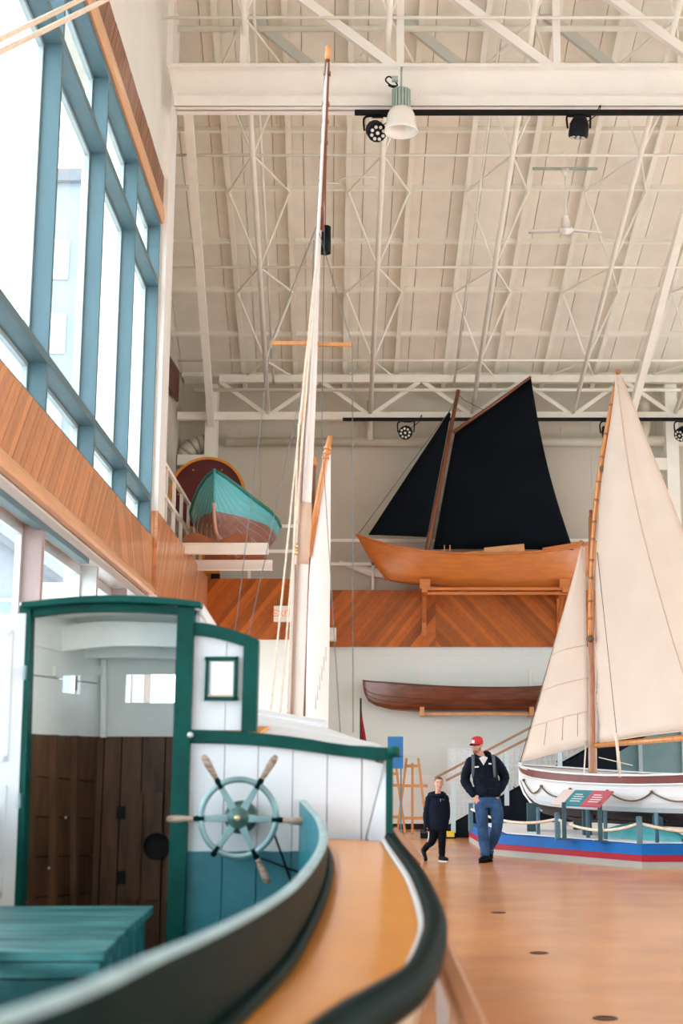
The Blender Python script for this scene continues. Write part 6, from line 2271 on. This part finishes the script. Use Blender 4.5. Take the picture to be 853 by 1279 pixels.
def hand(mb, w, d, palm, s=1.0, curl=0.5, thumb=1):
    """hand from the wrist w pointing along d, palm facing vector palm; five separate fingers"""
    d = Vector(d).normalized()
    p = Vector(palm)
    p = (p - d * p.dot(d)).normalized()
    sd = d.cross(p).normalized() * thumb
    L = 0.09 * s
    c = Vector(w)
    for k in range(5):
        o = (k - 2) * 0.012 * s
        mb.tube([c + sd * o * 0.6, c + sd * o + d * L * 0.55, c + sd * o * 1.15 + d * L], [0.017 * s, 0.016 * s, 0.013 * s], 8)
    for k, ln in enumerate((0.078, 0.086, 0.080, 0.062)):
        o = (1.5 - k) * 0.021 * s
        b = c + sd * o + d * L * 0.97
        l = ln * s
        a1, a2 = curl * 0.5, curl * 1.2
        q1 = b + (d * math.cos(a1) + p * math.sin(a1)) * l * 0.5
        q2 = q1 + (d * math.cos(a2) + p * math.sin(a2)) * l * 0.5
        mb.tube([b, q1, q2], [0.0095 * s, 0.009 * s, 0.007 * s], 8)
        mb.ball(q2, 0.007 * s, 8)
    t0 = c + sd * 0.028 * s + d * 0.025 * s
    t1 = t0 + (sd * 0.75 + d * 0.6 + p * 0.3).normalized() * 0.045 * s
    t2 = t1 + (d * 0.9 + sd * 0.25 + p * 0.3).normalized() * 0.035 * s
    mb.tube([t0, t1, t2], [0.014 * s, 0.012 * s, 0.009 * s], 8)
    mb.ball(t2, 0.009 * s, 8)


def boot(mb, ankle, toe, s=1.0, high=0.0):
    a, t = Vector(ankle), Vector(toe)
    d = (t - a)
    d.z = 0
    d.normalize()
    heel = Vector((a.x, a.y, t.z)) - d * 0.055 * s
    for k in range(7):
        q = k / 6
        p = heel.lerp(t, q)
        h = 0.060 * s * (1.15 - 0.45 * q)
        w = 0.040 * s * (0.85 + 0.45 * math.sin(math.pi * min(1, q * 0.9 + 0.1)))
        mb.ball(Vector((p.x, p.y, p.z + h * 0.62)), 1.0, 12, (w if abs(d.x) < 0.6 else w * 1.1, w * 1.05, h * 0.72))
    mb.tube([Vector((a.x, a.y, t.z + 0.05 * s)), a, a + Vector((0, 0, 0.05 + high))], [0.052 * s, 0.052 * s, 0.055 * s], 12)


# ------------------------------------------------------------------ the man
MO = atz(606, 1077, 0.0)
man = thing('person', 'man in red cap, dark jacket and jeans walking, hands in his pockets', 'person', MO)
V = lambda *p: Vector(p)
sk_ = MB()
HC_ = V(-0.115, -0.06, 1.725)
Hm, Rm = head(sk_, HC_, 0.235, -0.62, 0.10, 0.16)
limb(sk_, [V(-0.03, 0.02, 1.52), V(-0.065, -0.01, 1.60), V(-0.095, -0.03, 1.66)], [0.065, 0.058, 0.056])
ell_loft(sk_, [(0.04, 0, 0.90, 0.15, 0.10), (0.03, 0, 1.05, 0.14, 0.10), (0.0, 0, 1.25, 0.155, 0.105), (-0.02, 0, 1.42, 0.17, 0.105), (-0.02, 0.01, 1.50, 0.13, 0.08), (-0.03, 0.01, 1.55, 0.07, 0.06)])
SHL, ELL, WRL = V(-0.205, 0.01, 1.475), V(-0.285, 0.09, 1.20), V(-0.165, -0.06, 0.985)
SHR, ELR, WRR = V(0.165, 0.01, 1.49), V(0.305, 0.10, 1.235), V(0.205, -0.05, 1.035)
limb(sk_, [SHL, ELL, WRL], [0.055, 0.045, 0.03])
limb(sk_, [SHR, ELR, WRR], [0.055, 0.045, 0.03])
hand(sk_, WRL, V(0.45, -0.25, -0.85), V(0.3, 0.9, 0.1), 1.05, 0.5, 1)
hand(sk_, WRR, V(-0.35, -0.25, -0.9), V(-0.3, 0.9, 0.1), 1.05, 0.5, -1)
HPL, KNL, ANL = V(-0.045, 0, 0.90), V(-0.035, -0.05, 0.50), V(0.0, -0.02, 0.11)
HPR, KNR, ANR = V(0.135, 0.0, 0.90), V(0.185, 0.02, 0.52), V(0.075, 0.22, 0.13)
limb(sk_, [HPL, KNL, ANL], [0.075, 0.055, 0.04])
limb(sk_, [HPR, KNR, ANR], [0.075, 0.055, 0.04])
body = grow(sk_, 'body', 'skin', man, MO, 0.008, 3)
mo = Vector(MO)
face_bits(lambda x, y, z: Hm(x, y, z), 0.235, man, mo)
# beard and hair
hb_ = MB()
hb_.ball((0, -0.16, -0.335), 0.185, 14, (1.08, 0.95, 0.85))
for x in (-1, 1):
    hb_.ball((x * 0.225, -0.05, -0.20), 0.10, 10, (0.55, 1.0, 1.3))
    hb_.ball((x * 0.265, 0.0, -0.06), 0.07, 10, (0.4, 0.8, 1.3))
hb_.ball((0, -0.31, -0.40), 0.09, 10, (1.3, 0.7, 0.9))
hb_.ball((0, -0.37, -0.195), 0.05, 10, (1.9, 0.5, 0.35))
for i, p in enumerate(hb_.v):
    hb_.v[i] = tuple(Hm(*p))
grow(hb_, 'beard', 'beard', man, MO, 0.006, 2)
hr_ = MB()
hr_.ball((0, 0.16, 0.02), 0.30, 14, (0.98, 0.9, 0.9))
for i, p in enumerate(hr_.v):
    hr_.v[i] = tuple(Hm(*p))
grow(hr_, 'hair', 'hair_brown', man, MO, 0.006, 2)
# cap
cp = MB()
vs = []
prof = [(0.400, 0.10), (0.41, 0.20), (0.40, 0.33), (0.355, 0.46), (0.25, 0.545), (0.12, 0.575), (0.0, 0.58)]
n = 24
for r, z in prof:
    for k in range(n):
        a = 2 * math.pi * k / n
        vs.append(mo + Hm(r * 0.92 * math.cos(a), 0.04 + r * 1.05 * math.sin(a), z))
fs = []
for i in range(len(prof) - 1):
    for k in range(n):
        a, b = i * n + k, i * n + (k + 1) % n
        fs.append((a, b, b + n, a + n))
cp.add(vs, fs, True)
cap = cp.build('cap', 'cap_red', man, clean=True)
rows = []
for k in range(13):
    a = math.pi * (1.12 + 0.76 * k / 12)
    rin = Vector((0.37 * math.cos(a), 0.04 + 0.42 * math.sin(a), 0.13))
    out = Vector((0.37 * math.cos(a) * 1.02, 0.04 + 0.42 * math.sin(a) - 0.30 * math.sin(math.pi * k / 12) ** 0.55, 0.10 + 0.04 * math.cos((k - 6) / 6 * 1.2) - 0.02))
    rows.append([mo + Hm(*rin), mo + Hm(*rin.lerp(out, 0.5)) + Vector((0, 0, 0.004)), mo + Hm(*out)])
MB().slab(rows, (0, 0, -0.006)).build('cap_visor', 'black_cloth', cap, clean=True)
MB().prism([mo + Hm(-0.11, -0.405, 0.22), mo + Hm(0.09, -0.405, 0.22), mo + Hm(0.08, -0.375, 0.40), mo + Hm(-0.10, -0.375, 0.40)], (Rm.to_3x3() @ Vector((0, -0.008, 0)))).build('cap_badge', 'text_white', cap)
MB().ball(mo + Hm(0, 0.04, 0.585), 0.008, 8).build('cap_button', 'cap_red', cap)
# jacket
jk = MB()
ell_loft(jk, [(0.055, 0.0, 0.955, 0.185, 0.135), (0.05, 0, 1.02, 0.20, 0.145), (0.035, 0, 1.12, 0.195, 0.14), (0.01, 0, 1.27, 0.20, 0.145), (-0.01, 0, 1.40, 0.212, 0.145), (-0.02, 0.005, 1.48, 0.205, 0.125), (-0.025, 0.01, 1.535, 0.14, 0.10), (-0.03, 0.015, 1.565, 0.09, 0.085)])
limb(jk, [SHL + V(0.0, 0, 0.0), SHL.lerp(ELL, 0.5) + V(-0.02, 0.01, 0), ELL + V(-0.005, 0, 0), ELL.lerp(WRL, 0.55) + V(-0.012, -0.005, 0), WRL.lerp(ELL, 0.05)], [0.083, 0.078, 0.074, 0.066, 0.055])
limb(jk, [SHR, SHR.lerp(ELR, 0.5) + V(0.02, 0.01, 0), ELR + V(0.005, 0, 0), ELR.lerp(WRR, 0.55) + V(0.012, -0.005, 0), WRR.lerp(ELR, 0.05)], [0.083, 0.080, 0.076, 0.068, 0.055])
for s in (-1, 1):
    limb(jk, [V(-0.03 + s * 0.10, 0.06, 1.545), V(-0.03 + s * 0.085, -0.02, 1.565), V(-0.03 + s * 0.05, -0.085, 1.50)], [0.035, 0.03, 0.022])
limb(jk, [V(0.085, 0.05, 1.585), V(0.06, 0.10, 1.60), V(-0.03, 0.125, 1.59), V(-0.12, 0.10, 1.585)], [0.03, 0.045, 0.05, 0.035])
jacket = grow(jk, 'jacket', 'jacket_navy', man, MO, 0.009, 4, 0.5, 0.012, 8.0)
# open neck with the grey shirt
MB().prism([mo + V(-0.085, -0.128, 1.535), mo + V(-0.02, -0.150, 1.43), mo + V(0.045, -0.128, 1.54), mo + V(-0.02, -0.10, 1.57)], (0, -0.006, 0.004)).build('shirt', 'shirt_grey', man)
zp_ = MB().tube([mo + V(-0.02, -0.160, 1.42), mo + V(0.01, -0.165, 1.20), mo + V(0.05, -0.155, 0.97)], 0.005, 6).build('zip', 'black_cloth', jacket)
MB().prism([mo + V(-0.165, -0.162, 1.395), mo + V(-0.095, -0.166, 1.40), mo + V(-0.095, -0.162, 1.418), mo + V(-0.165, -0.158, 1.412)], (0, -0.006, 0)).build('chest_mark', 'text_white', jacket)
MB().prism([mo + V(0.055, -0.162, 1.445), mo + V(0.10, -0.158, 1.44), mo + V(0.10, -0.154, 1.462), mo + V(0.055, -0.158, 1.467)], (0, -0.006, 0)).build('chest_mark', 'panel_pink', jacket)
# back-pack straps
for s, x0_, x1_ in ((-1, -0.165, -0.185), (1, 0.125, 0.150)):
    rows = []
    for q, (yy, z) in enumerate(((0.09, 1.555), (0.0, 1.585), (-0.075, 1.545), (-0.135, 1.48), (-0.158, 1.40), (-0.165, 1.32), (-0.155, 1.25))):
        x = x0_ + (x1_ - x0_) * q / 6
        w = 0.03 - 0.002 * q
        rows.append([mo + V(x - w, yy, z), mo + V(x + w, yy, z)])
    MB().slab(rows, (0, -0.012, 0.006)).build('backpack_strap', 'strap_grey', man)
bp_ = MB()
bp_.ball(V(0.0, 0.21, 1.30), 1.0, 14, (0.15, 0.10, 0.22))
grow(bp_, 'backpack', 'strap_grey', man, MO, 0.014, 3)
# jeans
jn = MB()
ell_loft(jn, [(0.045, 0, 0.80, 0.165, 0.115), (0.05, 0, 0.90, 0.175, 0.125), (0.045, 0, 1.02, 0.16, 0.115)])
limb(jn, [HPL + V(-0.01, 0, -0.02), HPL.lerp(KNL, 0.5) + V(-0.01, -0.01, 0), KNL, KNL.lerp(ANL, 0.5) + V(0, 0.02, 0), ANL + V(0, 0, 0.05), ANL + V(0, 0, 0.02)], [0.108, 0.098, 0.082, 0.078, 0.072, 0.075])
limb(jn, [HPR + V(0.01, 0, -0.02), HPR.lerp(KNR, 0.5) + V(0.02, -0.02, 0), KNR, KNR.lerp(ANR, 0.5), ANR + V(0, 0, 0.06), ANR + V(0, 0, 0.02)], [0.108, 0.100, 0.086, 0.078, 0.070, 0.07])
grow(jn, 'jeans', 'jeans', man, MO, 0.009, 3, 0.5, 0.010, 9.0)
for nm, an, to in (('boot', ANL, V(-0.075, -0.17, 0.02)), ('boot', ANR, V(0.03, 0.08, 0.02))):
    bt = MB()
    boot(bt, an, to, 1.12, 0.03)
    b = grow(bt, nm, 'shoe_black', man, MO, 0.008, 3)
    d = (to - an)
    d.z = 0
    d.normalize()
    sd = Vector((-d.y, d.x, 0)) * 0.05
    h_ = Vector((an.x, an.y, 0)) - d * 0.06
    t_ = Vector((to.x, to.y, 0)) + d * 0.02
    MB().prism([mo + h_ - sd * 0.8, mo + h_ + sd * 0.8, mo + h_.lerp(t_, 0.6) + sd, mo + t_ + sd * 0.5, mo + t_ - sd * 0.5, mo + h_.lerp(t_, 0.6) - sd], (0, 0, 0.022)).build('sole', 'black_cloth', b)

# ------------------------------------------------------------------ the boy
BO = atz(545, 1076, 0.0)
bo = Vector(BO)
boy = thing('person', 'small boy in black jacket and trousers walking beside the man', 'person', BO)
sb_ = MB()
BC = V(0.04, -0.03, 1.155)
Hb, Rb = head(sb_, BC, 0.205, 0.12, 0.0, 0.0)
limb(sb_, [V(0.02, 0.01, 0.98), V(0.03, 0.0, 1.04), V(0.035, -0.01, 1.09)], [0.045, 0.042, 0.042])
ell_loft(sb_, [(0.02, 0, 0.50, 0.09, 0.07), (0.02, 0, 0.70, 0.09, 0.07), (0.02, 0, 0.90, 0.115, 0.07), (0.02, 0, 0.98, 0.07, 0.05)])
sL, eL, wL = V(-0.105, 0.0, 0.93), V(-0.15, 0.03, 0.70), V(-0.145, -0.01, 0.52)
sR, eR, wR = V(0.135, 0.0, 0.94), V(0.165, 0.03, 0.72), V(0.135, -0.01, 0.54)
limb(sb_, [sL, eL, wL], [0.036, 0.03, 0.022])
limb(sb_, [sR, eR, wR], [0.036, 0.03, 0.022])
hand(sb_, wL, V(0.0, -0.1, -1), V(1, 0.0, 0), 0.62, 0.7, 1)
hand(sb_, wR, V(0.0, -0.1, -1), V(-1, 0.0, 0), 0.62, 0.7, -1)
hL, kL, aL = V(-0.03, 0, 0.52), V(-0.055, 0.0, 0.31), V(-0.185, 0.13, 0.17)
hR, kR, aR = V(0.08, 0, 0.52), V(0.085, -0.05, 0.30), V(0.085, -0.02, 0.09)
limb(sb_, [hL, kL, aL], [0.05, 0.038, 0.028])
limb(sb_, [hR, kR, aR], [0.05, 0.038, 0.028])
grow(sb_, 'body', 'skin', boy, BO, 0.0065, 3)
face_bits(lambda x, y, z: Hb(x, y, z), 0.205, boy, bo)
hh = MB()
hh.ball((0, 0.09, 0.17), 0.375, 18, (0.92, 1.03, 0.93))
hh.ball((0, -0.17, 0.36), 0.15, 12, (1.3, 0.8, 0.6))
for i, p in enumerate(hh.v):
    hh.v[i] = tuple(Hb(*p))
hh2 = grow(hh, 'hair', 'hair_brown', boy, BO, 0.006, 2)
jb_ = MB()
ell_loft(jb_, [(0.03, 0, 0.475, 0.145, 0.105), (0.03, 0, 0.55, 0.148, 0.108), (0.025, 0, 0.70, 0.142, 0.105), (0.02, 0, 0.85, 0.14, 0.10), (0.018, 0, 0.93, 0.13, 0.085), (0.02, 0.0, 0.985, 0.085, 0.07), (0.02, 0.0, 1.005, 0.06, 0.06)])
limb(jb_, [sL, sL.lerp(eL, 0.5), eL, wL.lerp(eL, 0.3), wL + V(0, 0, -0.035)], [0.06, 0.056, 0.052, 0.05, 0.046])
limb(jb_, [sR, sR.lerp(eR, 0.5), eR, wR.lerp(eR, 0.3), wR + V(0, 0, -0.035)], [0.06, 0.056, 0.052, 0.05, 0.046])
limb(jb_, [V(-0.085, 0.0, 0.985), V(-0.06, -0.055, 0.985), V(0.02, -0.085, 0.975), V(0.095, -0.055, 0.985), V(0.125, 0.0, 0.99)], [0.026, 0.026, 0.022, 0.026, 0.026])
limb(jb_, [V(-0.10, 0.05, 0.985), V(-0.04, 0.10, 0.995), V(0.07, 0.10, 0.995), V(0.125, 0.05, 0.99)], [0.035, 0.045, 0.045, 0.035])
jbo = grow(jb_, 'jacket', 'jacket_navy', boy, BO, 0.0075, 4, 0.5, 0.009, 10.0)
MB().tube([bo + V(0.06, -0.115, 0.93), bo + V(0.065, -0.118, 0.89)], 0.005, 6).build('zip_pull', 'aluminium', jbo)
MB().prism([bo + V(0.075, -0.108, 0.915), bo + V(0.125, -0.092, 0.91), bo + V(0.125, -0.09, 0.922), bo + V(0.075, -0.105, 0.928)], (0, -0.006, 0)).build('chest_mark', 'strap_grey', jbo)
tb = MB()
ell_loft(tb, [(0.025, 0, 0.44, 0.11, 0.085), (0.025, 0, 0.55, 0.11, 0.085)])
limb(tb, [hL + V(0, 0, -0.03), hL.lerp(kL, 0.5), kL, kL.lerp(aL, 0.5), aL.lerp(kL, 0.12)], [0.072, 0.068, 0.058, 0.05, 0.046])
limb(tb, [hR + V(0, 0, -0.03), hR.lerp(kR, 0.5), kR, kR.lerp(aR, 0.5), aR + V(0, 0, 0.03)], [0.072, 0.068, 0.06, 0.055, 0.053])
tr_ = grow(tb, 'trousers', 'black_cloth', boy, BO, 0.0075, 3, 0.5, 0.008, 11.0)
MB().tube([bo + V(-0.115, -0.045, 0.44), bo + V(-0.118, -0.05, 0.37), bo + V(-0.135, -0.03, 0.29)], 0.008, 6).build('side_stripe', 'text_white', tr_)
# rear foot on its toe, front foot flat
bt = MB()
heel, toe = V(-0.20, 0.16, 0.155), V(-0.165, 0.045, 0.035)
for k in range(7):
    q = k / 6
    p = heel.lerp(toe, q)
    bt.ball(p, 1.0, 12, (0.036, 0.045 - 0.012 * q, 0.045 - 0.008 * q))
bt.tube([aL.lerp(kL, 0.2), heel + V(0.02, -0.01, 0)], [0.038, 0.04], 10)
b = grow(bt, 'shoe', 'shoe_black', boy, BO, 0.007, 3)
MB().beam(bo + heel + V(-0.015, 0.03, -0.035), bo + toe + V(-0.012, 0.01, -0.026), 0.055, 0.014, (0, 0.6, 0.4)).build('sole', 'sole_white', b)
bt = MB()
boot(bt, aR, V(0.155, -0.13, 0.02), 0.84, 0.0)
b = grow(bt, 'shoe', 'shoe_black', boy, BO, 0.007, 3)
d = V(0.07, -0.11, 0).normalized()
sd = Vector((-d.y, d.x, 0)) * 0.04
h_, t_ = V(0.085, -0.02, 0) - d * 0.05, V(0.155, -0.13, 0) + d * 0.02
MB().prism([bo + h_ - sd * 0.8, bo + h_ + sd * 0.8, bo + h_.lerp(t_, 0.65) + sd, bo + t_ + sd * 0.4, bo + t_ - sd * 0.4, bo + h_.lerp(t_, 0.65) - sd], (0, 0, 0.018)).build('sole', 'sole_white', b)

bpy.data.scenes.remove(TMP)
